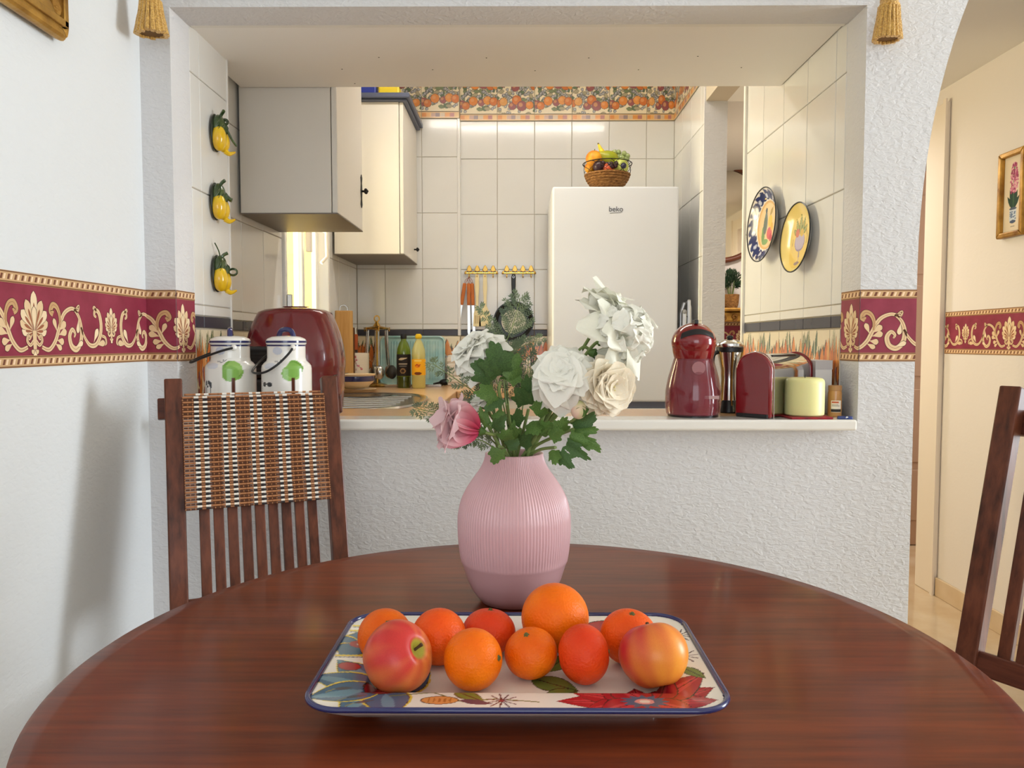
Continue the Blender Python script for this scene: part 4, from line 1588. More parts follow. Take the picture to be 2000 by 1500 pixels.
# ---- feathery fern sprays
def fern(label, pts, sub, leafl, Y, dens=14, seed=0):
    r = random.Random(seed)
    t = thing('fern_spray', label, 'foliage', NECK, group='feathery fern sprays in the pink vase')
    q = catmull([P(u, v, Y=y) - NECK for u, v, y in pts], 8)
    mk('stem', MB().tube(q, [.0014 * (1 - .7 * i / (len(q) - 1)) for i in range(len(q))], 5), M_STEM, t, smooth=True)
    mb = MB()
    n = len(q)
    start = int(n * .38)
    view = Vector((0, -1, 0))

    def leaflet(p0, d, L):
        s = d.cross(view)
        s = s.normalized() if s.length > 1e-4 else Vector((1, 0, 0))
        w = L * .16
        tip = p0 + d * L
        m = p0 + d * L * .55
        mb.add([p0, m + s * w, tip, m - s * w], [(0, 1, 2, 3)])
    for i in range(start, n - 1):
        for rep in range(max(1, dens // 8)):
            f = (i - start) / max(1, n - 1 - start)
            d0 = (q[i + 1] - q[i]).normalized()
            for sg in (-1, 1):
                ang = sg * R(r.uniform(34, 58))
                d = Matrix.Rotation(ang, 3, 'Y') @ d0
                d = (d + Vector((0, r.uniform(-.35, .35), 0))).normalized()
                L = sub * (1 - .75 * f) * r.uniform(.7, 1.1)
                m = max(2, int(L / leafl * 1.7))
                b0 = q[i].lerp(q[i + 1], r.random())
                mb.tube([b0, b0 + d * L], .0004, 3, cap=False)
                for k in range(m):
                    pk = b0 + d * L * (k + 1) / m
                    for s2 in (-1, 1):
                        leaflet(pk, (Matrix.Rotation(s2 * R(38), 3, 'Y') @ d).normalized(), leafl * r.uniform(.8, 1.2))
                leaflet(b0 + d * L, d, leafl)
    mk('fronds', mb, M_FERN, t, kind='stuff', fix=False)


fern('tall fern spray standing in front of the frying pan', [(1003, 900, 1.06), (985, 760, 1.08), (983, 690, 1.08), (1003, 630, 1.08), (1016, 582, 1.08)], .045, .0056, 1.08, 8, 1)
fern('fern spray crossing the frying pan from its left rim', [(1003, 900, 1.06), (985, 740, 1.09), (975, 670, 1.09), (938, 600, 1.09)], .014, .006, 1.09, 8, 2)
fern('fern spray pointing right below the frying pan', [(1003, 900, 1.06), (990, 740, 1.09), (1000, 690, 1.09), (1055, 662, 1.09)], .018, .0055, 1.09, 10, 3)
fern('fern spray reaching left in front of the teal tray', [(1000, 900, 1.05), (960, 800, 1.03), (925, 765, 1.02), (845, 710, 1.0)], .022, .0058, 1.0, 10, 4)
fern('fern spray above the pink magnolia at the far left', [(1000, 905, 1.05), (950, 850, 1.04), (885, 815, 1.03), (812, 798, 1.02)], .026, .0058, 1.0, 10, 5)
fern('fern spray low on the left just above the vase lip', [(1000, 905, 1.05), (965, 875, 1.02), (930, 858, 1.0), (886, 868, .99)], .014, .0055, 1.0, 10, 6)
fern('fern spray behind the white peony and the big leaves', [(1003, 900, 1.06), (985, 800, 1.08), (960, 720, 1.09), (925, 690, 1.09)], .03, .006, 1.08, 10, 7)
fern('fern spray behind the open white peony', [(1005, 900, 1.06), (1020, 800, 1.07), (1030, 735, 1.08), (1032, 690, 1.08)], .03, .006, 1.08, 10, 8)

# ================================================================ things on the bar
BT = 0.9222      # bar top
KT = 0.8855      # kitchen worktop


# ---- air fryer (burgundy egg with flat top)
af = thing('air_fryer', 'large burgundy air fryer with rounded shoulders behind the milk cans', 'appliance', (-0.693, 2.375, KT))


def af_body(i, j):
    a = 2 * PI * i
    z = .335 * j
    t = j
    # half width over height: bulges low, narrows to a flat top
    w = .150 * (1 - .03 * (1 - t) ** 2) if t < .45 else .150 * (1 - .36 * ((t - .45) / .55) ** 1.9)
    w = w if t > .06 else w * (.90 + .10 * t / .06)
    if t > .955: w *= 1 - .75 * ((t - .955) / .045) ** 2
    ct, st = math.cos(a), math.sin(a)
    e = 2.6
    r = (abs(ct) ** e + abs(st) ** e) ** (-1 / e)
    sh = .012 * t                      # leans slightly towards the window
    return (w * r * ct + sh - (.012 if ct < 0 else 0) * max(0, t - .5), .92 * w * r * st, z)


mk('shell', MB().grid(af_body, 64, 40, closeu=True), M_BURG, af, smooth='all')
mk('top_cap', MB().prism([(.040 * math.cos(k * PI / 16), .036 * math.sin(k * PI / 16)) for k in range(32)], lambda a, b: (a + .010, b, .3345), lambda a, b: (a + .010, b, .3365)), M_BURG, af)
mk('air_vent', B(-.105, -.012, -.146, -.128, .12, .215), M_BLACK, af, bevel=.01, label='black slotted air outlet')
for k in range(7):
    mk('vent_fin', B(-.095, -.03, -.1505, -.146, .132 + k * .011, .137 + k * .011), M_IRON, af)
mk('vent_stem', B(-.075, -.02, -.146, -.128, .0, .12), M_BLACK, af, bevel=.008)
mk('power_cord', MB().tube(catmull([(-.015, -.143, .13), (-.035, -.150, .10), (-.05, -.148, .05), (-.03, -.146, .01)], 5), .004, 8), M_BLACK, af, smooth=True)
mk('drawer_seam', MB().tube([(.1475, -.10 + k * .01, .128) for k in range(21)], .0012, 5), M_IRON, af)


# ---- milk-can canisters
def canister(label, x, y, seed, bail):
    t = thing('milk_can', label, 'canister', (x, y, BT), group='painted enamel milk cans')
    prof = [(.055, .0), (.0615, .004), (.063, .012), (.063, .122), (.0615, .130), (.056, .137), (.050, .142), (.048, .150), (.048, .184)]
    n = 128
    dense = []
    for (r0, z0), (r1, z1) in zip(prof[:-1], prof[1:]):
        m = max(1, int((z1 - z0) / .0016))
        for k in range(m): dense.append((r0 + (r1 - r0) * k / m, z0 + (z1 - z0) * k / m))
    dense.append(prof[-1])
    A, Z, vs = [], [], []
    for r, z in dense:
        for k in range(n):
            a = -PI + 2 * PI * k / n
            A.append(a * .063); Z.append(z)
            vs.append((r * math.sin(a), -r * math.cos(a), z))
    fs = [(i * n + k, i * n + (k + 1) % n, (i + 1) * n + (k + 1) % n, (i + 1) * n + k) for i in range(len(dense) - 1) for k in range(n)]
    p = Paint(A, Z, (240, 237, 230))
    r = random.Random(seed)
    tx = .028 if seed == 1 else .034
    for k in range(5):
        p.ell(tx + r.uniform(-.008, .008), .118 + r.uniform(-.008, .008), .021, .02, [(120, 168, 72), (136, 184, 84), (104, 152, 62), (150, 192, 98), (128, 176, 78)][k])
    p.rect(tx - .006, tx + .005, .04, .10, (86, 44, 30))
    if seed == 1:
        p.rect(-.055, -.030, .072, .092, (244, 242, 238))
        for c in ((-.052, .086, .005, .007), (-.040, .088, .006, .005), (-.033, .082, .005, .008), (-.046, .078, .004, .003), (-.052, .068, .002, .008), (-.033, .068, .002, .008)):
            p.ell(*c, (30, 30, 34))
    else:
        for c in ((-.047, .083, .007, .006), (-.028, .083, .008, .006), (-.037, .084, .006, .002)):
            p.ell(*c, (30, 30, 34))
        for k in range(6): p.ell(-.062, .060 + k * .006, .002, .002, (60, 60, 66))
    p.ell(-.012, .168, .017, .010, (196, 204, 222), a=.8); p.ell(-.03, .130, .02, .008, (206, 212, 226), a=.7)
    for bx, bz in ((-.016, .140), (-.005, .138), (.004, .142)):
        p.line([(bx - .005, bz + .003), (bx, bz), (bx + .005, bz + .003)], .0016, (60, 60, 74))
    mb = MB().add(vs, fs, list(map(tuple, p.C)))
    mk('body', mb, M_PRINT, t, smooth='all')
    mk('lid', MB().lathe([(.0, .184), (.049, .184), (.0505, .186), (.0505, .194), (.047, .199), (.036, .204), (.020, .206), (0, .207)], 64, close=False), M_WHITEGL, t, smooth=True)
    mk('blue_band', MB().lathe([(.0502, .188), (.0515, .1885), (.0515, .1935), (.0502, .194)], 64, close=False), M_BLUEGL, t, smooth=True, label='cobalt blue band on the lid')
    mk('lower_band', MB().lathe([(.048, .1795), (.0497, .180), (.0497, .183), (.048, .1835)], 64, close=False), M_BLUEGL, t, smooth=True)
    an = 1.25 if seed == 1 else .2
    dx, dy = math.cos(an), -math.sin(an)
    kp = [(-.022 * dx, -.022 * dy, .200), (-.015 * dx, -.015 * dy, .218), (0, 0, .223), (.015 * dx, .015 * dy, .218), (.022 * dx, .022 * dy, .200)]
    mk('lid_handle', MB().tube(catmull(kp, 6), .0066, 8), M_BLUEGL, t, smooth=True, label='cobalt blue loop handle')
    for e in bail[0]:
        mk('ear', MB().sphere(e, (.008, .008, .008), 10, 8), M_WHITEGL, t, smooth='all')
    mk('bail', MB().tube(catmull(bail[1], 8), .0030, 8), M_BLACK, t, smooth=True, label='black wire carrying handle')
    return t


canister('white milk can painted with a tree and a cow, nearer the left wall', -0.742, 1.985, 1,
         ([(.026, -.046, .176), (-.026, .046, .176)], [(.027, -.050, .176), (.0, -.062, .168), (-.05, -.055, .151), (-.088, -.030, .139), (-.100, -.005, .141), (-.080, .030, .155), (-.05, .046, .168), (-.027, .050, .176)]))
canister('white milk can painted with a tree, its bail hanging down in front', -0.597, 1.985, 2,
         ([(.030, -.044, .176), (-.030, .044, .176)], [(.031, -.048, .176), (.022, -.058, .160), (.0, -.072, .135), (-.028, -.074, .117), (-.055, -.062, .112), (-.078, -.03, .118), (-.068, .03, .15), (-.034, .047, .176)]))

# ---- coffee machine seen from behind
cm = thing('coffee_machine', 'small wine-red coffee machine with a translucent water tank on the bar', 'appliance', (0.455, 1.985, BT))
hp = [(.058, .0), (.068, .006), (.0715, .03), (.0705, .065), (.064, .10), (.0555, .13), (.050, .148)]
mk('body', MB().lathe([(.050, .0), (.0585, .004), (.061, .03), (.060, .065), (.054, .10), (.048, .13), (.046, .150)], 56, close=True), M_RED, cm, smooth=True)
mk('water_tank', MB().lathe([(r, z) for r, z in hp], 56, close=False), mat('plum_translucent', (140, 60, 72), .08, alpha=.55, coat=.5), cm, smooth=True, label='translucent plum water tank')
mk('neck', MB().lathe([(.046, .142), (.0495, .150), (.053, .165), (.0555, .185)], 56), M_RED, cm, smooth=True)
hd = MB()
hd.sphere((0, 0, .190), (.0565, .060, .050), 48, 32)
mk('head', hd, M_RED, cm, smooth='all')
mk('lever_slot', MB().grid(lambda i, j: ((.0575 * math.sin((i - .5) * 1.7)) * math.cos(.55 + .16 * (j - .5) * 2 - .25 * (2 * i - 1) ** 2), -.0612 * math.cos((i - .5) * 1.7) * math.cos(.55 + .16 * (j - .5) * 2 - .25 * (2 * i - 1) ** 2), .190 + .0512 * math.sin(.55 + .16 * (j - .5) * 2 - .25 * (2 * i - 1) ** 2)), 24, 6), M_BLACK, cm, smooth='all', label='black lever slot')
mk('lever', B(-.005, .005, -.03, .0, .236, .247), M_BLACK, cm, bevel=.002)
mk('tank_grip', MB().lathe([(.012, -.004), (.0165, -.003), (.0175, .0), (.0165, .003), (.0135, .003)], 32), mat('clear_grip', (176, 120, 124), .1, alpha=.8), cm, smooth=True, loc=(0, -.0565, .125), rot=(R(90), 0, 0))
mk('pale_strip', B(.014, .05, -.0665, -.0655, .048, .056), mat('pale_strip_finish', (196, 160, 160), .3, alpha=.7), cm, bevel=.0003)  # pale see-through strip across the lower right of the tank
mk('base', MB().lathe([(.063, -.0), (.064, .0), (.064, .006), (.060, .006)], 56), M_BLACK, cm, smooth=True)

# ---- chrome and black coffee press
kp_ = P(1424, 760, Y=2.085)
kt = thing('coffee_press', 'chrome and black coffee press behind the red toaster', 'coffee press', (kp_.x, 2.085, BT))
mk('jug', MB().lathe([(.026, .012), (.027, .02), (.022, .09), (.0235, .115), (.034, .165)], 40, close=False), M_CHROME, kt, smooth=True)
mk('collar', MB().lathe([(.034, .163), (.036, .165), (.036, .176), (.033, .177)], 40), M_BLACK, kt, smooth=True)
mk('lid', MB().lathe([(.037, .177), (.038, .180), (.037, .186), (.026, .194), (.010, .198), (0, .199)], 40, close=False), M_CHROME, kt, smooth=True)
mk('lid_knob', MB().sphere((0, 0, .203), (.009, .009, .006), 14, 10), M_BLACK, kt, smooth='all')
mk('base', MB().lathe([(.028, 0), (.030, .002), (.029, .03), (.026, .034)], 40), M_BLACK, kt, smooth=True)
mk('handle', MB().tube(catmull([(-.03, -.005, .165), (-.048, -.01, .150), (-.046, -.01, .08), (-.026, -.004, .05)], 6), .006, 8), M_BLACK, kt, smooth=True)
for k in range(3):
    a = R(-150 + 60 * k)
    mk('frame_strip', MB().tube([(.028 * math.cos(a), .028 * math.sin(a), .02), (.0235 * math.cos(a), .0235 * math.sin(a), .09), (.025 * math.cos(a), .025 * math.sin(a), .115), (.0355 * math.cos(a), .0355 * math.sin(a), .165)], .0022, 6), M_BRASS, kt, smooth=True)

# ---- toaster
ta = thing('toaster', 'red and chrome toaster standing at an angle on the bar', 'toaster', (0.590, 1.932, BT))
ta.rotation_euler = (0, 0, math.atan2(.70, .71) - PI / 2)      # local +y runs along the toaster


def arch_sec(w, h, n=20):
    pts = [(-w / 2, 0.0)]
    for k in range(n + 1):
        a = PI - PI * k / n
        pts.append((w / 2 * math.cos(a), h - w / 2 * .95 + w / 2 * .95 * math.sin(a)))
    pts.append((w / 2, 0.0))
    return pts


TLn, TWd, THt = .245, .098, .165
b = MB()
b.prism(arch_sec(TWd * .93, THt * .95), lambda a, c: (a, .016, c + .004), lambda a, c: (a, TLn - .016, c + .004))
mk('chrome_body', b, mat('polished_chrome', (236, 236, 236), .08, 1.0), ta, smooth=True)
for nm, y0, y1 in (('end_cap', 0.004, .018), ('end_cap', TLn - .018, TLn)):
    b = MB()
    b.prism(arch_sec(TWd, THt), lambda a, c: (a, y0, c), lambda a, c: (a, y1, c))
    mk(nm, b, M_RED, ta, smooth=True, bevel=.006, bseg=3, label='glossy red end cap')
rimp = [(a, 0.0195, c) for a, c in arch_sec(TWd + .001, THt + .0005)]
mk('chrome_edge', MB().tube(rimp, .0018, 6), M_CHROME, ta, smooth=True)
for sx in (-.016, .016):
    mk('bread_slot', B(sx - .009, sx + .009, .06, TLn - .06, THt * .93, THt * .955), M_BLACK, ta)
mk('foot', B(-.043, .043, .0, .03, 0, .010), M_BLACK, ta, bevel=.002)
mk('foot', B(-.043, .043, TLn - .03, TLn - .005, 0, .008), M_BLACK, ta, bevel=.002)

# ---- candle on a red coaster
cx = P(1571, 780, Y=1.945).x
mk('coaster', MB().add(*(lambda m: (m.v, m.f))(B(-.052, .052, -.052, .052, 0, .005))), mat('red_coaster', (170, 32, 34), .5, col2=(120, 20, 40), vscale=40), loc=(cx - .002, 1.942, BT), rot=(0, 0, R(3)), bevel=.001,
   label='thin square red coaster under the candle', cat='coaster')
cd = thing('pillar_candle', 'short fat pale yellow pillar candle on the red coaster', 'candle', (cx, 1.945, BT + .0055))
mk('wax', MB().lathe([(0, 0), (.044, 0), (.0475, .003), (.0478, .010), (.0478, .082), (.0465, .089), (.042, .0935), (.034, .0955), (.020, .094), (0, .0925)], 64, close=False),
   mat('candle_wax', (238, 232, 164), .4, sss=.3), cd, smooth=True)
mk('wick', MB().tube([(0, 0, .0925), (.001, 0, .099), (.003, 0, .102)], .0009, 6), M_IRON, cd)
# ---- small brown bottle
q = P(1630, 800, Y=1.965)
sb_ = thing('small_bottle', 'small tan bottle with a white paper label beside the candle', 'bottle', (q.x, 1.965, BT))
mk('bottle', MB().lathe([(.0, 0), (.0155, 0), (.0170, .003), (.0170, .060), (.0155, .066), (.0155, .0665)], 32), mat('tan_glass', (186, 134, 76), .25, coat=.4), sb_, smooth=True)
mk('cap', MB().lathe([(.0160, .0665), (.0165, .067), (.0165, .079), (.015, .080)], 32), mat('tan_cap', (176, 130, 84), .45), sb_, smooth=True)
A = [(-.9 + 1.5 * k / 24) for k in range(25)]
vs = [(.0173 * math.sin(a), -.0173 * math.cos(a), .012 + .030 * j / 20) for j in range(21) for a in A]
p = Paint([a for j in range(21) for a in A], [j / 20 for j in range(21) for a in A], (236, 226, 210))
p.rect(-.8, .2, .78, .92, (196, 96, 60)); p.rect(-.8, .3, .5, .58, (130, 120, 116)); p.rect(-.8, .1, .64, .7, (150, 140, 130)); p.rect(-2, 2, .02, .28, (44, 40, 40))
mk('paper_label', MB().add(vs, gridfaces(24, 20), list(map(tuple, p.C))), M_PRINTM, sb_, smooth='all', label='white paper label with a dark stripe')
# ---- blue clothes-peg shaped clip
q = P(1661, 822, Y=1.895)
cl = thing('blue_clip', 'small dark blue plastic clip at the right end of the bar', 'clip', (q.x - .012, 1.90, BT), rotz=R(-12))
mk('jaw', MB().prism([(-.018, -.006), (.008, -.008), (.018, -.004), (.020, .001), (.014, .005), (-.018, .006)], lambda a, b: (a, b, 0.0), lambda a, b: (a * .9, b * .8, .007)), mat('blue_plastic', (40, 56, 118), .35), cl, bevel=.001)
mk('spring', MB().tube([(.004, -.007, .004), (.004, .006, .004)], .0032, 8), M_STEEL, cl)
# ---- white box and dark papers behind the toaster
wb = thing('white_box', 'white cardboard box standing behind the toaster by the fruit tiles', 'box', (0.815, 2.075, BT))
mk('carton', B(-.022, .022, -.03, .09, 0, .142), mat('white_card', (236, 232, 230), .6), wb, bevel=.0015)
mk('flap', B(-.0225, .0225, -.031, -.0302, .118, .142), mat('grey_card', (206, 202, 204), .6), wb)
mk('notebook', B(.826, .838, 1.99, 2.04, BT, BT + .052), mat('slate_cover', (96, 100, 120), .5), bevel=.001, label='small slate-blue notebook leaning behind the tan bottle', cat='notebook')

# ================================================================ kitchen
# ---- wall cabinets on the left wall
def wall_cab(label, y0, y1, xf, z0, z1, knob, plate):
    xw = xl((y0 + y1) / 2) + .006
    t = thing('wall_cabinet', label, 'cabinet', (xw, y0, z0), group='cream wall cabinets')
    d = xf - xw
    mk('carcass', B(0, d - .021, 0, y1 - y0, 0, z1 - z0), M_LAM, t, bevel=.001)
    dr_ = mk('door', B(d - .019, d, .002, y1 - y0 - .002, .0, z1 - z0), M_LAM, t, bevel=.003)
    mk('edge_strip', B(.0, d, -.002, y1 - y0, -.004, 0.0), mat('grey_edge', (120, 112, 104), .5), t)
    ky, kz = knob[0] - y0, knob[1] - z0
    kn = MB().tube([(d, ky, kz), (d + .014, ky, kz)], .004, 8)
    for a in range(4):
        an = a * PI / 2 + PI / 4
        kn.sphere((d + .018, ky + .006 * math.cos(an), kz + .006 * math.sin(an)), .0062, 8, 6)
    kn.sphere((d + .022, ky, kz), .006, 8, 6)
    mk('knob', kn, M_IRON, dr_, smooth='all', label='dark iron knob')
    if plate:
        mk('backplate', MB().prism([(-.012, 0), (-.004, .03), (-.012, .05), (0, .062), (.012, .05), (.004, .03), (.012, 0), (.004, -.03), (.012, -.05), (0, -.062), (-.012, -.05), (-.004, -.03)],
                                   lambda a, b: (d, ky + a, kz + b), lambda a, b: (d + .003, ky + a, kz + b)), M_IRON, dr_, label='dark iron backplate')
    return t, d


wall_cab('cream wall cabinet nearest the bar, its plain side facing the viewer', 2.545, 2.955, -0.589, 1.537, 2.28, (2.93, P(716, 377, X=-.575).z), True)
c2, d2 = wall_cab('cream wall cabinet in the far corner topped by a blue-grey cornice', 3.70, 4.19, -0.541, 1.537, 2.250, (4.06, 1.60), False)
M_CORN = mat('blue_grey_cornice', (84, 90, 112), .4)
cb_ = MB()
cb_.box(-.0, d2 + .02, -.02, 0.49, .713, .724)
cb_.box(-.0, d2 + .035, -.035, 0.49, .724, .748)
mk('cornice', cb_, M_CORN, c2, bevel=.008, bseg=3, label='blue-grey moulded cornice')
for k, (x, c, lab) in enumerate(((-.72, (44, 60, 150), 'blue packet lying on top of the corner cabinet'), (-.61, (226, 200, 40), 'yellow packet lying on top of the corner cabinet'))):
    mk('packet', B(-.05, .05, -.03, .03, 0, .045), mat('packet_%d' % k, c, .4), loc=(x, 3.74, 1.537 + .7485), bevel=.008, label=lab, cat='packet')

# ---- fridge
fr = thing('fridge', 'tall white fridge against the kitchen back wall', 'fridge', (0.4605, 3.63, 0))
mk('body', B(-.2955, .2955, .055, .60, .02, 1.838), M_APPL, fr, bevel=.004)
d1 = mk('door', B(-.2955, .2955, 0, .052, .832, 1.840), M_APPL, fr, bevel=.01, bseg=4)
mk('freezer_door', B(-.2955, .2955, 0, .052, .03, .800), M_APPL, fr, bevel=.01, bseg=4)
mk('door_gap', B(-.29, .29, .02, .054, .801, .831), mat('grey_gasket', (104, 108, 124), .6), fr)
for sx in (-.25, .25):
    for y in (.08, .55):
        mk('foot', MB().lathe([(.018, 0), (.018, .02)], 12), M_BLACK, fr, loc=(sx, y, 0))
cu = bpy.data.curves.new('logo_text', 'FONT')
cu.body = 'beko'
cu.size, cu.extrude, cu.align_x = .034, .0004, 'CENTER'
cu.materials.append(mat('grey_badge', (96, 96, 100), .3, .6))
lo_ = bpy.data.objects.new('logo_text', cu)
COL.objects.link(lo_)
bpy.context.view_layer.update()
me_ = bpy.data.meshes.new_from_object(lo_)
bpy.data.objects.remove(lo_)
lo_ = bpy.data.objects.new('logo_text', me_)
COL.objects.link(lo_)
lo_.parent = fr
lq = P(1203, 413, Y=3.63)
lo_.location = (lq.x - .4605, -.0008, lq.z)
lo_.rotation_euler = (R(90), 0, 0)
lo_['label'] = 'grey brand lettering'
mk('logo_underline', MB().tube(catmull([(-.028, 0, -.008), (-.01, 0, -.0065), (.015, 0, -.006), (.028, 0, -.0035)], 4), .0009, 5), MATS['grey_badge'], fr, loc=(lq.x - .4605, -.0006, lq.z))

# ---- fruit basket on the fridge
bq = P(1186, 362, Y=3.80)
bk = thing('fruit_basket', 'round woven basket with a wire rim on top of the fridge', 'basket', (bq.x, 3.80, 1.8405))
M_WICK = mat('wicker', (196, 140, 74), .75, col2=(120, 76, 34), vscale=70, stretch=(1, 1, 4), bump=.9, bscale=130)
mk('foot_ring', MB().lathe([(.028, 0), (.040, 0), (.042, .010), (.036, .014), (.03, .014)], 32), M_IRON, bk, smooth=True)
bowl = MB()
wp = [(.036, .012), (.060, .020), (.082, .038), (.098, .060), (.108, .085), (.110, .088), (.104, .087), (.094, .062), (.078, .042), (.05, .028), (0, .026)]
bowl.lathe(wp, 48, close=False)
mk('woven_bowl', bowl, M_WICK, bk, smooth=True)
for k in range(7):
    z = .02 + k * .011
    r = np.interp(z, [.012, .02, .038, .06, .085], [.037, .061, .083, .099, .109])
    mk('wicker_coil', MB().tube([(r * math.cos(2 * PI * i / 40), r * math.sin(2 * PI * i / 40), z) for i in range(41)], .0045, 6, cap=False), M_WICK, bk, smooth=True)
mk('wire_rim', MB().tube([(.119 * math.cos(2 * PI * i / 48), .119 * math.sin(2 * PI * i / 48), .140) for i in range(49)], .0022, 6, cap=False), M_IRON, bk, smooth=True)
for k in range(16):
    a0 = 2 * PI * k / 16
    pts = []
    for j in range(9):
        f = j / 8
        a = a0 + .18 * math.sin(2 * PI * f) * (1 if k % 2 else -1)
        r = .109 + .010 * f
        pts.append((r * math.cos(a), r * math.sin(a), .086 + .054 * f))
    mk('wire_scroll', MB().tube(pts, .0014, 5), M_IRON, bk, smooth=True)
BF = 'artificial fruit in the fridge-top basket'
bx, by, bz = bq.x, 3.80, 1.8405


def simple_fruit(name, label, x, y, z, r, m, stem=None):
    t = thing(name, label, 'fruit', (bx + x, by + y, bz + z), group=BF)
    mk('skin', MB().sphere((0, 0, 0), r, 24, 16), m, t, smooth='all')
    mk('stem', MB().tube([(0, -.3 * (r if isinstance(r, float) else r[0]), .86 * (r if isinstance(r, float) else r[2])), (0.003, -.3 * (r if isinstance(r, float) else r[0]), 1.12 * (r if isinstance(r, float) else r[2]))], .002, 5), M_STEM, t)
    return t


M_PEACH = mat('peach_skin', (238, 172, 40), .5, col2=(200, 84, 30), vscale=14)
M_FIG = mat('dark_grape_skin', (58, 34, 40), .35, var=.2, vscale=30)
simple_fruit('peach', 'yellow and red peach at the left rim of the basket', -.070, -.045, .155, .040, M_PEACH)
simple_fruit('peach', 'small yellow peach sunk in the basket at the far left', -.085, -.02, .118, .028, M_PEACH)
simple_fruit('apple', 'pale green apple at the right of the basket', .056, -.055, .115, .040, mat('green_apple_skin', (186, 194, 96), .35, var=.1))
simple_fruit('plum', 'dark plum at the front left of the basket', -.050, -.078, .112, .028, M_FIG)
simple_fruit('fig', 'dark round fig against the pale green apple', .066, -.095, .112, .014, mat('fig_skin', (46, 44, 66), .4))
simple_fruit('red_apple', 'red apple low at the front of the basket', -.008, -.070, .098, .032, mat('dull_red_skin', (196, 84, 44), .4, var=.15))
# green pear
t = thing('pear', 'large green pear lying across the middle of the basket', 'fruit', (bx, by, bz + .145), group=BF)
pp = [(.0, -.05), (.022, -.048), (.040, -.028), (.044, -.005), (.034, .025), (.020, .045), (.013, .06), (0, .066)]
o = mk('skin', MB().lathe(pp, 32, close=False), mat('pear_skin', (150, 160, 30), .35, col2=(178, 168, 50), vscale=12), t, smooth=True)
o.rotation_euler = (R(20), R(-68), 0)
o.location = (.0, -.03, .012)
o = mk('stem', MB().tube([(0, 0, .064), (.004, 0, .08)], .002, 5), M_STEM, t)
o.rotation_euler = (R(20), R(-68), 0)
o.location = (.0, -.03, .012)
# banana
t = thing('banana', 'yellow banana standing up at the back of the basket', 'fruit', (bx, by, bz), group=BF)
cp = catmull([(-.01, .0, .10), (-.006, .0, .14), (-.016, .0, .18), (-.034, .0, .215), (-.044, .0, .236)], 6)
rs = [.017] * 6 + [.018] * 6 + [.0165 - .0012 * k for k in range(6)] + [.009 - .0008 * k for k in range(7)]
mk('peel', MB().tube(cp, rs[:len(cp)], 10), mat('banana_peel', (244, 204, 34), .45, var=.05), t, smooth=True)
mk('tip', MB().tube([cp[-1], cp[-1] + Vector((-.002, 0, .006))], [.0046, .004], 8), mat('banana_tip', (110, 96, 46), .7), t, smooth=True)
# grapes: bunch = one thing, berries its parts
M_GRAPE = mat('green_grape_skin', (150, 164, 104), .3, var=.12, vscale=30, coat=.3)


def grapes(label, c, n, spread, m, r, seed):
    t = thing('grape_bunch', label, 'fruit', (bx + c[0], by + c[1], bz + c[2]), group=BF)
    rd = random.Random(seed)
    me = MB().sphere((0, 0, 0), r, 12, 8).mesh('grape')
    me.materials.append(m)
    me.polygons.foreach_set('use_smooth', [True] * len(me.polygons))
    for k in range(n):
        mk('grape', me, None, t, loc=(rd.uniform(-1, 1) * spread[0], rd.uniform(-1, 1) * spread[1], rd.uniform(-1, 1) * spread[2]))
    mk('stalk', MB().tube([(0, 0, -.01), (0, .005, spread[2] + .012)], .0018, 5), M_STEM, t)


grapes('dull green grapes heaped at the top right of the basket', (.040, .0, .170), 16, (.022, .02, .030), M_GRAPE, .0135, 3)
grapes('green grapes sticking out at the right of the basket', (.080, .0, .172), 12, (.020, .018, .018), M_GRAPE, .0135, 4)
grapes('black grapes at the front of the basket under the pear', (.002, -.085, .118), 12, (.035, .010, .010), M_FIG, .011, 5)

# ---- hook rails with utensils on the back wall
YB = 4.247


def hook_rail(label, u0, u1):
    a, b = P(u0, 534, Y=YB), P(u1, 534, Y=YB)
    t = thing('hook_rail', label, 'hook rail', ((a.x + b.x) / 2, YB, a.z), group='brass hook rails')
    L = b.x - a.x
    mk('rail', MB().tube([(-L / 2, -.012, 0), (L / 2, -.012, 0)], .004, 8), M_BRASS, t, smooth=True)
    for sx in (-L / 2, L / 2):
        mk('finial', MB().sphere((sx, -.012, 0), .0065, 10, 8), M_BRASS, t, smooth='all')
    hooks = []
    for k in range(4):
        x = -L / 2 + L * (k + .5) / 4
        # pear-shaped plate, swag and hook
        mk('bell_plate', MB().prism([(x + .013 * math.sin(q) * (1 - .45 * math.cos(q)), .026 - .018 * math.cos(q + PI)) for q in [2 * PI * i / 20 for i in range(20)]], lambda a_, c_: (a_, 0, c_), lambda a_, c_: (a_ * .9 + x * .1, -.010, c_)), M_BRASS, t, bevel=.002)
        mk('swag', MB().tube(catmull([(x - L / 8, -.006, .012), (x - .02, -.006, .006), (x - .012, -.006, .016)], 5), .0028, 6), M_BRASS, t, smooth=True)
        mk('swag', MB().tube(catmull([(x + L / 8, -.006, .012), (x + .02, -.006, .006), (x + .012, -.006, .016)], 5), .0028, 6), M_BRASS, t, smooth=True)
        mk('hook', MB().tube(catmull([(x, -.008, .012), (x, -.014, -.012), (x, -.020, -.024), (x, -.034, -.022), (x, -.036, -.012)], 5), .003, 6), M_BRASS, t, smooth=True)
        hooks.append(Vector(((a.x + b.x) / 2 + x, YB - .028, a.z - .021)))
    return hooks


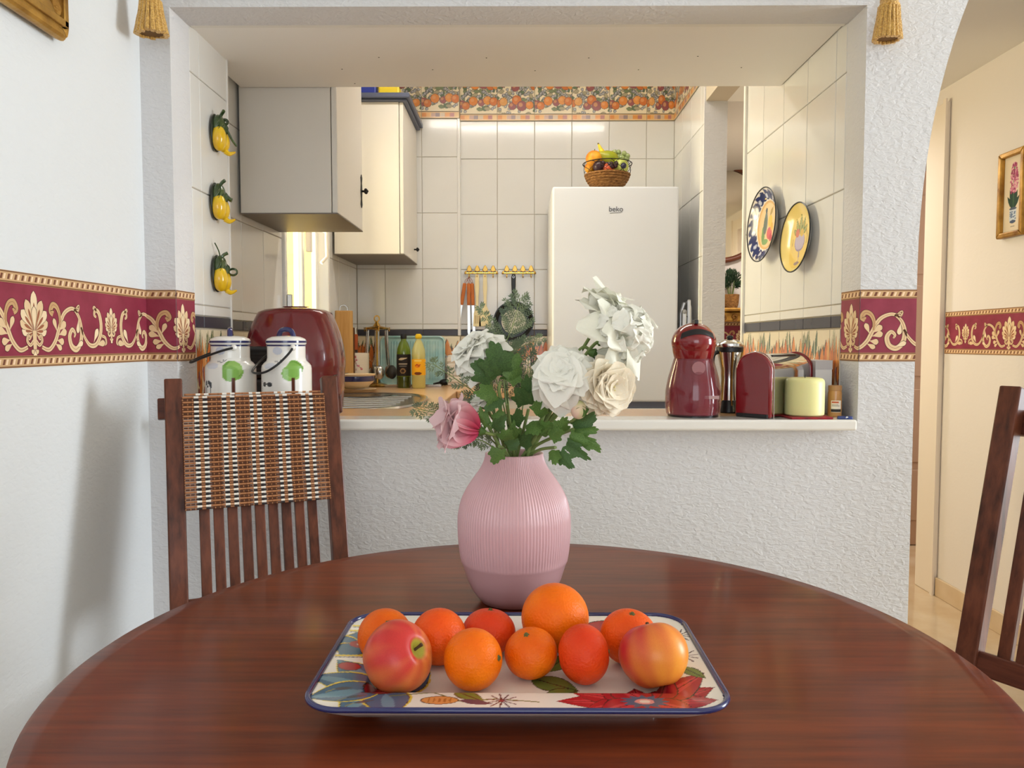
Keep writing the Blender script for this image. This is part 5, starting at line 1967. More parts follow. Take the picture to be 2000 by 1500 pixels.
H1 = hook_rail('left brass rail of four hooks on the tiled back wall', 909, 971)
H2 = hook_rail('right brass rail of four hooks holding the frying pan', 982, 1045)
M_HAND = mat('orange_wood_handle', (198, 110, 44), .5, var=.1, vscale=20)
M_BLADE = mat('knife_steel', (206, 204, 200), .2, 1.0)
h = H1[0]
for i, (dx, ang, lab) in enumerate(((-.022, 9, 'left wooden-handled knife on the brass rail, tilted outward'), (-.002, 0, 'middle wooden-handled knife on the brass rail'), (.016, -2, 'right wooden-handled knife on the brass rail, beside the spatulas'))):
    t = thing('kitchen_knife', lab, 'knife', (h.x + dx, h.y + .008 * (i - 1), h.z - .03), group='orange-handled knives on the hook rail')
    t.rotation_euler = (0, R(ang), 0)
    mk('handle', B(-.0095, .0095, -.006, .006, -.125, -.005), M_HAND, t, bevel=.004)
    mk('blade', MB().prism([(-.007, -.125), (.007, -.125), (.008, -.27), (-.002, -.30), (-.007, -.27)], lambda a, b: (a, -.0012, b), lambda a, b: (a, .0012, b)), M_BLADE, t)
    mk('hanging_loop', MB().tube(catmull([(0, 0, -.008), (-.006 - dx * .3, 0, .012), (-dx * .9, .0, .03), (.004 - dx * .3, 0, .014), (.002, 0, -.008)], 5), .0013, 5), mat('string', (150, 70, 60), .8), t)
M_SPAT = mat('cream_plastic', (240, 224, 176), .45)
for i, (hk, wd, ln, lab) in enumerate(((H1[1], .026, .27, 'narrow cream spatula on the brass rail next to the knives'), (H1[2], .040, .27, 'wide cream spatula on the brass rail nearer the frying pan'))):
    t = thing('spatula', lab, 'spatula', (hk.x, hk.y - .004, hk.z), group='cream spatulas on the hook rail')
    mk('handle', MB().prism([(-.010, .012), (.010, .012), (.012, -.06), (.008, -.11), (.0075, -.16), (-.0075, -.16), (-.008, -.11), (-.012, -.06)], lambda a, b: (a, -.004, b), lambda a, b: (a, .004, b)), M_SPAT, t, bevel=.002)
    mk('blade', MB().prism([(-.0075, -.158), (.0075, -.158), (wd * .7, -.20), (wd * .85, -ln), (-wd * .85, -ln), (-wd * .7, -.20)], lambda a, b: (a, -.002, b), lambda a, b: (a, .002, b)), M_SPAT, t, bevel=.001)
    if i == 0:
        for sx in (-.010, 0, .010):
            mk('slot', B(sx - .0016, sx + .0016, -.0024, -.0018, -.255, -.21), mat('slot_shadow', (150, 120, 70), .8), t)
# frying pan
hk = H2[1]
pc = P(1003, 628, Y=4.21)
fp = thing('frying_pan', 'small black frying pan hanging from the right brass rail', 'frying pan', (pc.x, 4.238, pc.z))
PR = .108
o = mk('pan_body', MB().lathe([(0, 0), (.078, 0), (.088, .004), (PR, .030), (PR + .003, .034), (PR - .003, .034), (.084, .006), (0, .004)], 64, close=False), mat('black_enamel', (24, 25, 27), .3), fp, smooth=True, rot=(R(90), 0, 0))
o = mk('cooking_surface', MB().lathe([(0, .0045), (.080, .0045), (.080, .0055), (0, .006)], 64, close=False), mat('worn_steel_base', (206, 200, 180), .4, .1, var=.15, vscale=60), fp, smooth=True, rot=(R(90), 0, 0), label='pale worn cooking surface')
hz = hk.z - pc.z
mk('handle', MB().prism([(-.010, PR - .004), (-.010, PR + .05), (-.012, PR + .09), (-.0125, hz - .005), (-.009, hz + .014), (.009, hz + .014), (.0125, hz - .005), (.012, PR + .09), (.010, PR + .05), (.010, PR - .004)], lambda a, b: (a, -.036, b), lambda a, b: (a, -.020, b)), M_BLACK, fp, bevel=.004)
mk('handle_eyelet', MB().tube([(.0055 * math.cos(2 * PI * k / 16), -.037, hz - .002 + .0055 * math.sin(2 * PI * k / 16)) for k in range(17)], .0014, 6, cap=False), M_STEEL, fp, smooth=True)
mk('bracket', B(-.012, .012, -.037, -.014, PR - .014, PR + .02), M_BLACK, fp, bevel=.003)

# ---- step ladder between fridge and wall
sl = thing('step_ladder', 'folded aluminium step ladder leaning beside the fridge', 'ladder', (0.80, 3.66, 0))
M_ALU = mat('aluminium', (214, 216, 220), .3, .7)
mk('rear_rail', MB().tube([(-.022, .05, .0), (-.020, .02, 1.25), (-.004, .02, 1.30), (.012, .02, 1.31), (.024, .02, 1.28), (.028, .02, 1.10)], .009, 10), M_ALU, sl, smooth=True)
mk('front_rail', MB().bar((-.035, -.02, 0.0), (-.010, -.01, 1.255), .020, .028), M_ALU, sl, bevel=.006)
mk('rail_cap', MB().sphere((-.010, -.012, 1.255), (.013, .016, .014), 12, 8), mat('grey_rubber', (150, 150, 152), .6), sl, smooth='all')
mk('side_plate', B(.004, .022, -.012, .0, .9, 1.315), M_ALU, sl, bevel=.005)
for z in (1.235, 1.185):
    mk('rivet', MB().sphere((.002, -.014, z), .0032, 8, 6), M_IRON, sl)
mk('brace', MB().bar((-.02, -.016, 1.06), (.012, -.016, 1.15), .006, .004), M_ALU, sl)
for z in (.35, .65, .95):
    mk('tread', B(-.03, .03, -.02, .06, z, z + .02), M_ALU, sl, bevel=.003)

# ---- sink in the left worktop
sk = thing('sink', 'oval stainless steel sink with ribbed drainer in the worktop', 'sink', (-0.60, 2.93, KT))


def oval(rx, ry, z, n=56, e=2.5):
    return [(rx * abs(math.cos(2 * PI * k / n)) ** (2 / e) * (1 if math.cos(2 * PI * k / n) >= 0 else -1), ry * abs(math.sin(2 * PI * k / n)) ** (2 / e) * (1 if math.sin(2 * PI * k / n) >= 0 else -1), z) for k in range(n)]


vs, fs = [], []
levels = [(.25, .42, .0005), (.248, .418, .008), (.232, .402, .009), (.222, .392, .003), (.215, .385, .002), (0.001, .001, .0015)]
for rx, ry, z in levels: vs += oval(rx, ry, z)
for i in range(len(levels) - 1): fs += [(i * 56 + k, i * 56 + (k + 1) % 56, (i + 1) * 56 + (k + 1) % 56, (i + 1) * 56 + k) for k in range(56)]
mk('steel_top', MB().add(vs, fs), M_STEEL, sk, smooth=True)
for k in range(6):
    y = -.30 + k * .10
    mk('drainer_rib', MB().bar((-.14, y - .05, .0035), (.16, y + .05, .0035), .022, .006, (0, 1, 0)), M_STEEL, sk, bevel=.002)
mk('bowl', MB().lathe([(.13, .0005), (.128, -.0005), (.115, -.0035), (.05, -.0042), (0, -.0043)], 40, close=False), mat('dark_steel', (120, 118, 112), .2, 1.0), sk, smooth=True, loc=(-.05, .28, .008))

# ---- bottles
def lathe_paint(prof, n, paintfn, step=.002):
    dense = []
    for (r0, z0), (r1, z1) in zip(prof[:-1], prof[1:]):
        m = max(1, int(abs(z1 - z0) / step))
        for k in range(m): dense.append((r0 + (r1 - r0) * k / m, z0 + (z1 - z0) * k / m))
    dense.append(prof[-1])
    A, Z, vs = [], [], []
    for r, z in dense:
        for k in range(n):
            a = -PI + 2 * PI * k / n
            A.append(a); Z.append(z); vs.append((r * math.sin(a), -r * math.cos(a), z))
    fs = [(i * n + k, i * n + (k + 1) % n, (i + 1) * n + (k + 1) % n, (i + 1) * n + k) for i in range(len(dense) - 1) for k in range(n)]
    p = paintfn(A, Z)
    return MB().add(vs, fs, list(map(tuple, p.C)))


q = P(789, 757, Z=KT)
b1 = thing('oil_bottle', 'green olive oil bottle with a dark label and black cap', 'bottle', (q.x, q.y, KT), group='oil bottles on the worktop')
mk('glass', MB().lathe([(0, 0), (.032, 0), (.035, .004), (.035, .175), (.033, .195), (.024, .222), (.014, .236), (.013, .248), (0, .248)], 40, close=False), mat('green_glass', (110, 136, 26), .08, col2=(88, 112, 18), vscale=6, coat=.6), b1, smooth=True)
mk('oil', MB().lathe([(.0352, .002), (.0354, .003), (.0354, .055), (.0352, .056)], 40, close=False), mat('deep_oil', (66, 74, 16), .1, coat=.5), b1, smooth=True)
mk('cap', MB().lathe([(.0145, .246), (.0155, .248), (.0155, .268), (.014, .270)], 24), M_BLACK, b1, smooth=True)


def lab1(A, Z):
    p = Paint(np.array(A) * .035, Z, (34, 26, 22))
    p.ell(0, .085, .014, .013, (170, 130, 80)); p.ell(0, .085, .009, .008, (60, 40, 26)); p.rect(-.022, .022, .118, .124, (170, 160, 140)); p.rect(-.018, .018, .108, .112, (120, 116, 110)); p.leaf(-.024, .142, .022, .150, .006, (196, 180, 150))
    return p


mk('front_label', lathe_paint([(.0356, .06), (.0356, .168)], 64, lab1), M_PRINTM, b1, smooth='all', label='dark label with pale lettering')
q = P(818, 758, Z=KT)
b2 = thing('oil_bottle', 'clear sunflower oil bottle with a yellow label and yellow cap', 'bottle', (q.x, q.y, KT), group='oil bottles on the worktop')
mk('plastic', MB().lathe([(0, 0), (.031, 0), (.034, .004), (.034, .12), (.032, .145), (.034, .165), (.032, .19), (.022, .222), (.012, .240), (.012, .252), (0, .252)], 40, close=False), mat('clear_yellowish', (226, 220, 140), .1, alpha=.62, coat=.5), b2, smooth=True)
mk('oil', MB().lathe([(0, .003), (.031, .003), (.0315, .02), (.0315, .15), (.029, .165), (0, .165)], 40, close=False), mat('golden_oil', (206, 180, 36), .15, coat=.3), b2, smooth=True)
mk('cap', MB().lathe([(.0135, .246), (.0165, .250), (.0165, .262), (.010, .270), (0, .270)], 24, close=False), mat('yellow_cap', (240, 200, 20), .4), b2, smooth=True)


def lab2(A, Z):
    p = Paint(np.array(A) * .035, Z, (244, 178, 24))
    p.ell(-.002, .112, .014, .010, (226, 130, 20)); p.line([(-.012, .112), (-.004, .120), (.004, .110), (.012, .118)], .004, (170, 60, 20)); p.ell(0, .074, .018, .008, (120, 60, 26)); p.rect(-.02, .02, .134, .139, (250, 220, 120))
    return p


mk('front_label', lathe_paint([(.0347, .066), (.0347, .145)], 64, lab2), M_PRINTM, b2, smooth='all', label='yellow and orange label')

# ---- teal pressed-glass tray leaning on the wall
qa, qb = P(742, 752, Y=4.12), P(866, 660, Y=4.12)
tw = qb.x - qa.x
ty = thing('glass_tray', 'pale teal ribbed glass tray leaning against the back wall', 'tray', ((qa.x + qb.x) / 2, 4.135, KT))
ty.rotation_euler = (R(-8), 0, 0)
M_TEAL = mat('teal_glass', (150, 196, 196), .15, col2=(190, 216, 208), vscale=16, coat=.5)
ol2 = [(x, y + .13) for x, y in rr_outline(tw / 2, .13, .03)]
mk('tray_face', MB().prism(ol2, lambda a, b: (a, 0, b), lambda a, b: (a, .008, b)), M_TEAL, ty)
mk('tray_rim', MB().tube([(x, -.004, z) for x, z in ol2] + [(ol2[0][0], -.004, ol2[0][1])], .006, 8, cap=False), M_TEAL, ty, smooth=True)
for k in range(20):
    x = -tw / 2 + .03 + k * (tw - .06) / 19
    mk('rib', MB().tube([(x, -.001, .03), (x, -.001, .235)], .0032, 6), M_TEAL, ty, smooth=True)

# ---- utensil stand
q = P(737, 748, Y=3.97)
us = thing('utensil_stand', 'brass-topped stand hung with steel ladles and spoons', 'utensil stand', (q.x, q.y, KT))
mk('base', MB().lathe([(.055, 0), (.06, .003), (.05, .012), (.012, .02), (0, .02)], 32, close=False), M_BRASS, us, smooth=True)
mk('pole', MB().tube([(0, 0, .015), (0, 0, .315)], .005, 8), M_BRASS, us, smooth=True)
mk('crown', MB().lathe([(.01, .292), (.058, .296), (.062, .300), (.058, .304), (.02, .312), (.012, .325), (.006, .335), (0, .336)], 32, close=False), M_BRASS, us, smooth=True)
mk('ring_handle', MB().tube([(.013 * math.cos(2 * PI * k / 20), 0, .350 + .015 * math.sin(2 * PI * k / 20)) for k in range(21)], .0032, 6, cap=False), M_BRASS, us, smooth=True)
kinds = ['ladle', 'skimmer', 'spoon', 'fork', 'spoon', 'ladle']
for k in range(6):
    a = R(-90 + 60 * k + 18)
    x, y = .054 * math.cos(a), .054 * math.sin(a)
    t = thing(kinds[k], ['steel ladle hanging at the front of the brass stand', 'dark slotted skimmer hanging at the right of the brass stand', 'steel spoon hanging at the back right of the brass stand', 'steel fork hanging behind the brass stand pole', 'steel spoon hanging at the back left of the brass stand', 'steel ladle hanging at the left of the brass stand'][k], 'utensil', (q.x + x, q.y + y, KT), group='steel utensils on the brass stand')
    mk('hook', MB().tube([(0, 0, .296), (.3 * x, .3 * y, .304), (.25 * x, .25 * y, .285)], .003, 6), M_BRASS, t, smooth=True)
    mk('handle', MB().tube([(.02 * x, .02 * y, .290), (.1 * x, .1 * y, .20), (.25 * x, .25 * y, .11)], [.0055, .005, .0035], 8), M_STEEL, t, smooth=True)
    mm = M_STEEL if k != 1 else mat('dark_utensil', (60, 58, 56), .35, .4)
    mk('bowl', MB().sphere((.5 * x, .5 * y, .075), (.026, .02, .036), 16, 10), mm, t, smooth='all')

# ---- cutting boards, knife, blossom jar, bowl
q = P(673, 670, Y=3.70)
cbx = q.x
t = thing('cutting_board', 'pale wooden cutting board with a steel handle in the corner', 'cutting board', (cbx, 3.70, KT), rotz=R(18))
mk('board', B(-.044, .040, -.012, .008, 0, .380), W_BOARD, t, bevel=.004)
mk('steel_handle', MB().tube(catmull([(-.022, -.002, .378), (-.018, -.002, .400), (.0, -.002, .406), (.014, -.002, .394), (.014, -.002, .378)], 5), .003, 6), M_STEEL, t, smooth=True)
t = thing('cutting_board', 'thin darker cutting board behind the pale one', 'cutting board', (cbx - .004, 3.735, KT), rotz=R(18))
mk('board', B(-.042, .045, 0, .014, 0, .30), wood('dark_board_wood', (120, 82, 44), (92, 60, 30), .6, 2), t, bevel=.003)
q = P(694, 640, Y=3.92)
t = thing('kitchen_knife', 'orange-handled knife standing in the blossom jar', 'knife', (q.x, 3.92, KT + .02))
mk('handle', MB().tube([(0, 0, .17), (0, 0, .245), (0, 0, .25)], [.012, .013, .010], 10), mat('orange_plastic', (196, 92, 34), .4), t, smooth=True)
mk('cap', MB().tube([(0, 0, .25), (0, 0, .282)], [.010, .006], 10), M_STEEL, t, smooth=True)
mk('blade', B(-.010, .010, -.001, .001, .0, .17), M_BLADE, t)
q = P(691, 732, Y=3.86)


def blossom(A, Z):
    p = Paint(np.array(A) * .061, Z, (238, 228, 208))
    p.line([(-.012, .162), (.002, .135), (.012, .115), (.038, .095)], .0035, (170, 96, 92))
    p.line([(.002, .135), (-.012, .118), (-.014, .10)], .0025, (170, 96, 92)); p.line([(.012, .115), (.006, .08), (.01, .05)], .002, (190, 130, 124))
    for c in ((-.012, .162), (-.022, .15), (-.016, .14), (.006, .155), (.01, .14), (-.014, .10), (.036, .095), (.02, .11), (-.02, .13), (.008, .05), (-.03, .03), (.03, .02)):
        p.ell(c[0], c[1], .006, .0055, (196, 92, 104)); p.ell(c[0] + .002, c[1] + .001, .003, .003, (226, 150, 156))
    return p


mk('blossom_jar', lathe_paint([(0.001, 0), (.058, 0), (.061, .003), (.061, .172), (.058, .175), (.056, .172), (.056, .01), (.001, .01)], 96, blossom), M_PRINT, loc=(q.x + .008, 3.90, KT), smooth=True,
   label='cream utensil jar painted with red blossom twigs', cat='jar')
q = P(700, 762, Y=3.52)
for k in range(3):
    mk('plate', MB().lathe([(0, 0), (.05, 0), (.09, .005), (.092, .007), (.05, .003), (0, .003)], 40, close=False), mat('stoneware', (226, 206, 172), .35), smooth=True, loc=(q.x - .01 + .003 * k, 3.5, KT + .0045 * k), cat='plate', group='cream plates under the bowl',
       label='%s cream plate of the stack under the striped bowl' % ('lowest', 'middle', 'topmost')[k])
bw = thing('striped_bowl', 'cream bowl with a wide cobalt band beside the air fryer', 'bowl', (q.x - .01, 3.5, KT + .0175))
mk('bowl', MB().lathe([(0, 0), (.04, 0), (.06, .010), (.082, .030), (.085, .034), (.087, .058), (.092, .066), (.088, .066), (.080, .036), (.055, .014), (0, .008)], 48, close=False), mat('stoneware', (226, 206, 172), .35), bw, smooth=True)
mk('blue_band', MB().lathe([(.0858, .034), (.0868, .036), (.0882, .056), (.0875, .058)], 48, close=False), M_BLUEGL, bw, smooth=True)
# ---- things by the wall behind the bouquet
q = P(868, 752, Z=KT)
t = thing('dish_brush', 'black brush head lying on the worktop beside the tray', 'brush', (q.x, q.y, KT))
mk('head', MB().sphere((0, 0, .016), (.028, .02, .016), 16, 10), M_BLACK, t, smooth='all')
mk('handle', MB().tube([(-.02, 0, .014), (-.06, .0, .006)], [.007, .004], 8), M_BLACK, t, smooth=True)
t = thing('storage_box', 'white slatted storage box against the back wall behind the bouquet', 'box', (P(912, 720, Y=4.1).x, 4.1, KT))
mk('body', B(-.10, .10, -.05, .06, 0, .16), mat('white_plastic', (236, 228, 214), .4), t, bevel=.006)
for k in range(4):
    mk('slat', B(-.102, .102, -.056, -.05, .018 + k * .036, .042 + k * .036), mat('white_plastic', (236, 228, 214), .4), t, bevel=.003)
t = thing('dish_rack', 'low dark drip tray in front of the teal tray', 'drip tray', (P(800, 755, Y=3.98).x, 3.985, KT))
mk('tray', B(-.17, .17, -.045, .05, 0, .006), mat('smoked_glass', (70, 72, 66), .12, coat=.5), t, bevel=.002)
mk('lip', B(-.17, .17, -.05, -.045, 0, .012), M_STEEL, t, bevel=.001)
# ---- fluorescent ceiling light
fl = thing('ceiling_light', 'fluorescent kitchen ceiling light out of view above the soffit', 'light', (0.0, 3.27, ZC))
mk('housing', B(-.62, .62, -.05, .05, -.045, 0), M_WHITE, fl, bevel=.004)
mk('tube', MB().tube([(-.58, 0, -.068), (.58, 0, -.068)], .013, 12), mat('lamp_tube', (255, 240, 215), .4, emit=(255, 249, 240, 26.0)), fl, smooth=True)
area('kitchen_ceiling_lamp', (0.0, 3.27, ZC - .09), (0, 0, -1), 1.15, .05, 4, (1.0, 0.97, 0.92))

# ================================================================ wall things
# ---- framed pictures
def frame_rails(t, w, h, fw, fd, m, lip=True):
    """picture in local x (width), z (height), facing -y"""
    for nm, pts in (('frame_rail', [(-w / 2, -h / 2), (w / 2, -h / 2), (w / 2 - fw, -h / 2 + fw), (-w / 2 + fw, -h / 2 + fw)]), ('frame_rail', [(-w / 2, h / 2), (-w / 2 + fw, h / 2 - fw), (w / 2 - fw, h / 2 - fw), (w / 2, h / 2)]),
                    ('frame_stile', [(-w / 2, -h / 2), (-w / 2 + fw, -h / 2 + fw), (-w / 2 + fw, h / 2 - fw), (-w / 2, h / 2)]), ('frame_stile', [(w / 2, -h / 2), (w / 2, h / 2), (w / 2 - fw, h / 2 - fw), (w / 2 - fw, -h / 2 + fw)])):
        mk(nm, MB().prism(pts, lambda a, b: (a, -fd, b), lambda a, b: (a, 0, b)), m, t, bevel=fw * .22, bseg=3)
    if lip:
        k = fw * .32
        for a, b, c, d in ((-w / 2 + k, w / 2 - k, -h / 2 + k, -h / 2 + k * 1.7), (-w / 2 + k, w / 2 - k, h / 2 - k * 1.7, h / 2 - k)):
            mk('bead', B(a, b, -fd - .006, -fd + .004, c, d), m, t, bevel=.002)
        for a, b, c, d in ((-w / 2 + k, -w / 2 + k * 1.7, -h / 2 + k, h / 2 - k), (w / 2 - k * 1.7, w / 2 - k, -h / 2 + k, h / 2 - k)):
            mk('bead', B(a, b, -fd - .006, -fd + .004, c, d), m, t, bevel=.002)


# big gilt frame on the left wall (only its corner is in view); faces +X
pa = P(128, 85, X=XW + .02)
pf = thing('framed_picture', 'gilt framed painting whose lower corner shows at the top left', 'picture', (XW + .004, pa.y - .25, pa.z + .20), rotz=R(90))
frame_rails(pf, .50, .40, .062, .030, M_GOLD)
X, Y = gridpts(60, 48, -.19, .19, -.14, .14)
p = Paint(X, Y, (150, 160, 90)); p.ell(.1, -.08, .12, .06, (96, 120, 56)); p.ell(-.05, .02, .15, .09, (190, 186, 130)); p.ell(.15, -.12, .1, .04, (70, 92, 44))
mk('canvas', MB().add([(a, -.010, b) for a, b in zip(X, Y)], gridfaces(60, 48), list(map(tuple, p.C))), M_PRINTM, pf)
mk('slip', MB().tube([(-.187, -.018, -.137), (.187, -.018, -.137), (.187, -.018, .137), (-.187, -.018, .137), (-.187, -.018, -.137)], .004, 6), mat('pale_slip', (206, 184, 150), .5), pf)

# hyacinth picture in the hall; faces -X
hp_ = thing('framed_picture', 'narrow gilt framed hyacinth print on the hall wall', 'picture', (XH - .003, 2.895, 1.663), rotz=R(-90))
frame_rails(hp_, .150, .318, .020, .022, M_GOLD, lip=False)
X, Y = gridpts(70, 150, -.056, .056, -.139, .139)
p = Paint(X, Y, (234, 216, 188))
for k in range(6):
    p.leaf(0, -.055, [-.035, -.022, -.01, .012, .024, .036][k], [-.005, .02, .03, .035, .015, -.008][k], .009, (34, 66, 48))
p.line([(0, -.05), (.002, .10)], .006, (60, 96, 60))
rr_ = random.Random(2)
for k in range(130):
    z = rr_.uniform(.005, .112)
    w = .022 * (1 - ((z - .05) / .075) ** 2 * .8)
    p.ell(rr_.uniform(-w, w) + .002, z, .0045, .0045, rr_.choice([(176, 74, 110), (206, 120, 146), (150, 52, 90), (224, 160, 176)]))
p.rect(-.020, .020, -.100, -.052, (206, 214, 222)); p.ell(0, -.054, .021, .005, (80, 90, 110)); p.ell(0, -.102, .017, .006, (70, 84, 110))
for k in range(14): p.ell(rr_.uniform(-.016, .016), rr_.uniform(-.096, -.06), .005, .0025, (96, 116, 150))
p.rect(-.012, .012, -.121, -.117, (170, 156, 136))
mk('print', MB().add([(a, -.006, b) for a, b in zip(X, Y)], gridfaces(70, 150), list(map(tuple, p.C))), M_PRINTM, hp_, label='print of a pink hyacinth in a blue and white pot')

# ---- curtain tassels
def tassel(label, u, v, Y, wbot, lean):
    q = P(u, v, Y=Y)           # bottom centre
    t = thing('tassel', label, 'tassel', q, group='gold rope tassels')
    k = Y / FPX
    H, rb, rt = 62 * k, wbot / 2 * k, 17 * k
    M_T = mat('gold_rope', (236, 190, 100), .5, col2=(190, 138, 54), vscale=260, stretch=(1, 1, 1), bump=.6, bscale=300, sheen=.3)
    n = 17
    for i in range(n):
        a = 2 * PI * i / n
        pts = []
        for j in range(6):
            f = j / 5
            r = rb + (rt - rb) * (f ** .75)
            pts.append((r * math.cos(a) + lean * k * f, r * math.sin(a) * .8, H * f + (random.uniform(-2, 2) * k if j == 0 else 0)))
        mk('cord', MB().tube(pts, [rb * .19] * 3 + [rb * .15] * 3, 7), M_T, t, smooth=True)
    mk('core', MB().lathe([(rb * .85, H * .04), (rt * .9, H)], 20), mat('gold_core', (110, 74, 20), .7), t, smooth=True, loc=(0, 0, 0))
    mk('knot', MB().lathe([(rt * 1.02, H * .96), (rt * 1.12, H * 1.02), (rt * .95, H * 1.10), (rt * .98, H * 1.2), (rt * .75, H * 1.35), (rt * .42, H * 1.5), (rt * .3, H * 1.62)], 24), M_T, t, smooth=True, loc=(lean * k, 0, 0))
    mk('hanging_cord', MB().tube([(lean * k, 0, H * 1.55), (lean * k, .0, H * 2.6), (lean * k * 1.2, .02, H * 4.2)], rt * .26, 8), M_T, t, smooth=True)


tassel('gold rope tassel hanging by the left wall corner', 296, 68, 1.845, 56, 0)
tassel('gold rope tassel hanging on the right pier beside the arch', 1733, 78, 1.885, 48, 2)


# ---- ceramic lemons on the left pier
M_LEM = mat('lemon_glaze', (240, 204, 40), .15, col2=(226, 176, 20), vscale=30, coat=.6)
M_LEMG = mat('green_glaze', (74, 98, 50), .15, col2=(40, 58, 34), vscale=40, coat=.6)
for i, (u, v, lab) in enumerate(((427, 262, 'topmost ceramic lemon ornament on the tiled pier'), (427, 395, 'middle ceramic lemon ornament on the tiled pier'), (430, 535, 'lowest ceramic lemon ornament with a curled stem on the tiled pier'))):
    q = P(u, v, X=XL + .012)
    t = thing('ceramic_lemon', lab, 'ornament', (XL + .006, q.y - .01, q.z), group='ceramic lemons on the pier')
    t.scale = (1.0, 1.12, 1.12)
    mk('backing', MB().sphere((.002, 0, 0), (.006, .032, .047), 20, 12), mat('dark_back', (44, 50, 36), .4), t, smooth='all')
    mk('green_shoulder', MB().sphere((.010, .002, .016), (.018, .026, .030), 20, 14), M_LEMG, t, smooth='all')
    mk('lemon', MB().sphere((.014, -.008, -.014), (.020, .022, .032), 20, 14), M_LEM, t, smooth='all')
    mk('lemon', MB().sphere((.016, .016, -.018), (.018, .018, .026), 20, 14), M_LEM, t, smooth='all')
    mk('lemon_tip', MB().tube(catmull([(.02, .016, -.040), (.030, .022, -.046), (.044, .030, -.040)], 4), [.008, .0075, .007, .0065, .006, .005, .004, .003, .002][:9], 8), M_LEM, t, smooth=True)
    for k, (a, L) in enumerate(((-20, .05), (12, .046), (40, .04), (-48, .036))):
        o = bpy.data.objects.new('leaf', bpy.data.meshes.get('lemon_leaf') or petal_mesh('lemon_leaf', 1.0, .26, .6, .03, 3, M_LEMG, curl=.1))
        COL.objects.link(o); o.parent = t
        o.matrix_local = Matrix.Translation((.014, .002, .030)) @ Matrix.Rotation(R(a), 4, 'X') @ Matrix.Rotation(PI, 4, 'Y') @ Matrix.Rotation(R(-65), 4, 'Z') @ Matrix.Scale(L, 4)
    mk('stalk', MB().tube(catmull([(.01, 0, .025), (.018, 0, .044), (.03, -.002 + .008 * (i - 1), .052)], 4), .0045, 7), M_LEMG, t, smooth=True)
    if i == 2:
        mk('curled_stem', MB().tube(catmull([(.012, 0, .035), (.010, -.006, .055), (.004, -.018, .075)], 4), .0018, 6), M_LEMG, t, smooth=True)
        mk('leaf_ring', MB().tube([(.036 + .012 * math.cos(2 * PI * k / 16), .024, .006 + .008 * math.sin(2 * PI * k / 16)) for k in range(17)], .003, 6, cap=False), M_LEMG, t, smooth=True)
    elif i == 0:
        mk('bow_tail', MB().tube(catmull([(.016, .006, .026), (.030, .012, .008), (.040, .018, -.012), (.052, .022, -.028)], 4), [.004] * 4 + [.0035] * 4 + [.003] * 4 + [.001], 6), M_LEMG, t, smooth=True)
        mk('bow', MB().tube([(.022 + .010 * math.cos(2 * PI * k / 16), .010, .030 + .006 * math.sin(2 * PI * k / 16)) for k in range(17)], .004, 6, cap=False), M_LEMG, t, smooth=True)
    else:
        mk('bow', MB().tube(catmull([(.018, .01, .024), (.032, .016, .010), (.040, .018, .006)], 4), .006, 7), M_LEMG, t, smooth=True)

# ---- painted plates on the right tiled wall
def wall_plate(label, u, v, dia, painter, depth, tilt):
    q = P(u, v, X=XR - .03)
    t = thing('wall_plate', label, 'plate', (XR - .004, q.y, q.z), group='painted plates on the tiled wall')
    r = dia / 2
    nr, na = 70, 120
    Xs, Ys, vs = [], [], []
    for i in range(nr + 1):
        rr = r * i / nr
        z = depth * (0.35 if rr < .62 * r else 0.35 + .65 * ((rr / r - .62) / .38) ** 1.3)
        for k in range(na):
            a = 2 * PI * k / na
            Xs.append(rr * math.cos(a)); Ys.append(rr * math.sin(a))
            vs.append((rr * math.cos(a), -z, rr * math.sin(a)))
    fs = [(i * na + k, i * na + (k + 1) % na, (i + 1) * na + (k + 1) % na, (i + 1) * na + k) for i in range(nr) for k in range(na)]
    p = painter(Xs, Ys, r)
    o = mk('face', MB().add(vs, fs, list(map(tuple, p.C))), M_PRINT, t, smooth='all', fix=False, rot=(0, 0, R(-90)))
    o2 = mk('back', MB().lathe([(.0, 0), (r * .55, 0), (r * .6, -.002), (r * .97, -depth + .003), (r, -depth), (r * .995, -depth - .0005)], 96, close=False), M_WHITEGL, t, smooth=True)
    o2.rotation_euler = (0, R(90), 0)
    o2.matrix_local = Matrix.Rotation(R(90), 4, 'Y') 
    rim = mk('rim_line', MB().tube([(-depth, r * math.cos(2 * PI * k / 72), r * math.sin(2 * PI * k / 72)) for k in range(73)], .0022, 6, cap=False), mat('dark_rim', (40, 44, 50), .3), t, smooth=True)
    t.rotation_euler = (0, R(tilt), R(4))
    return t


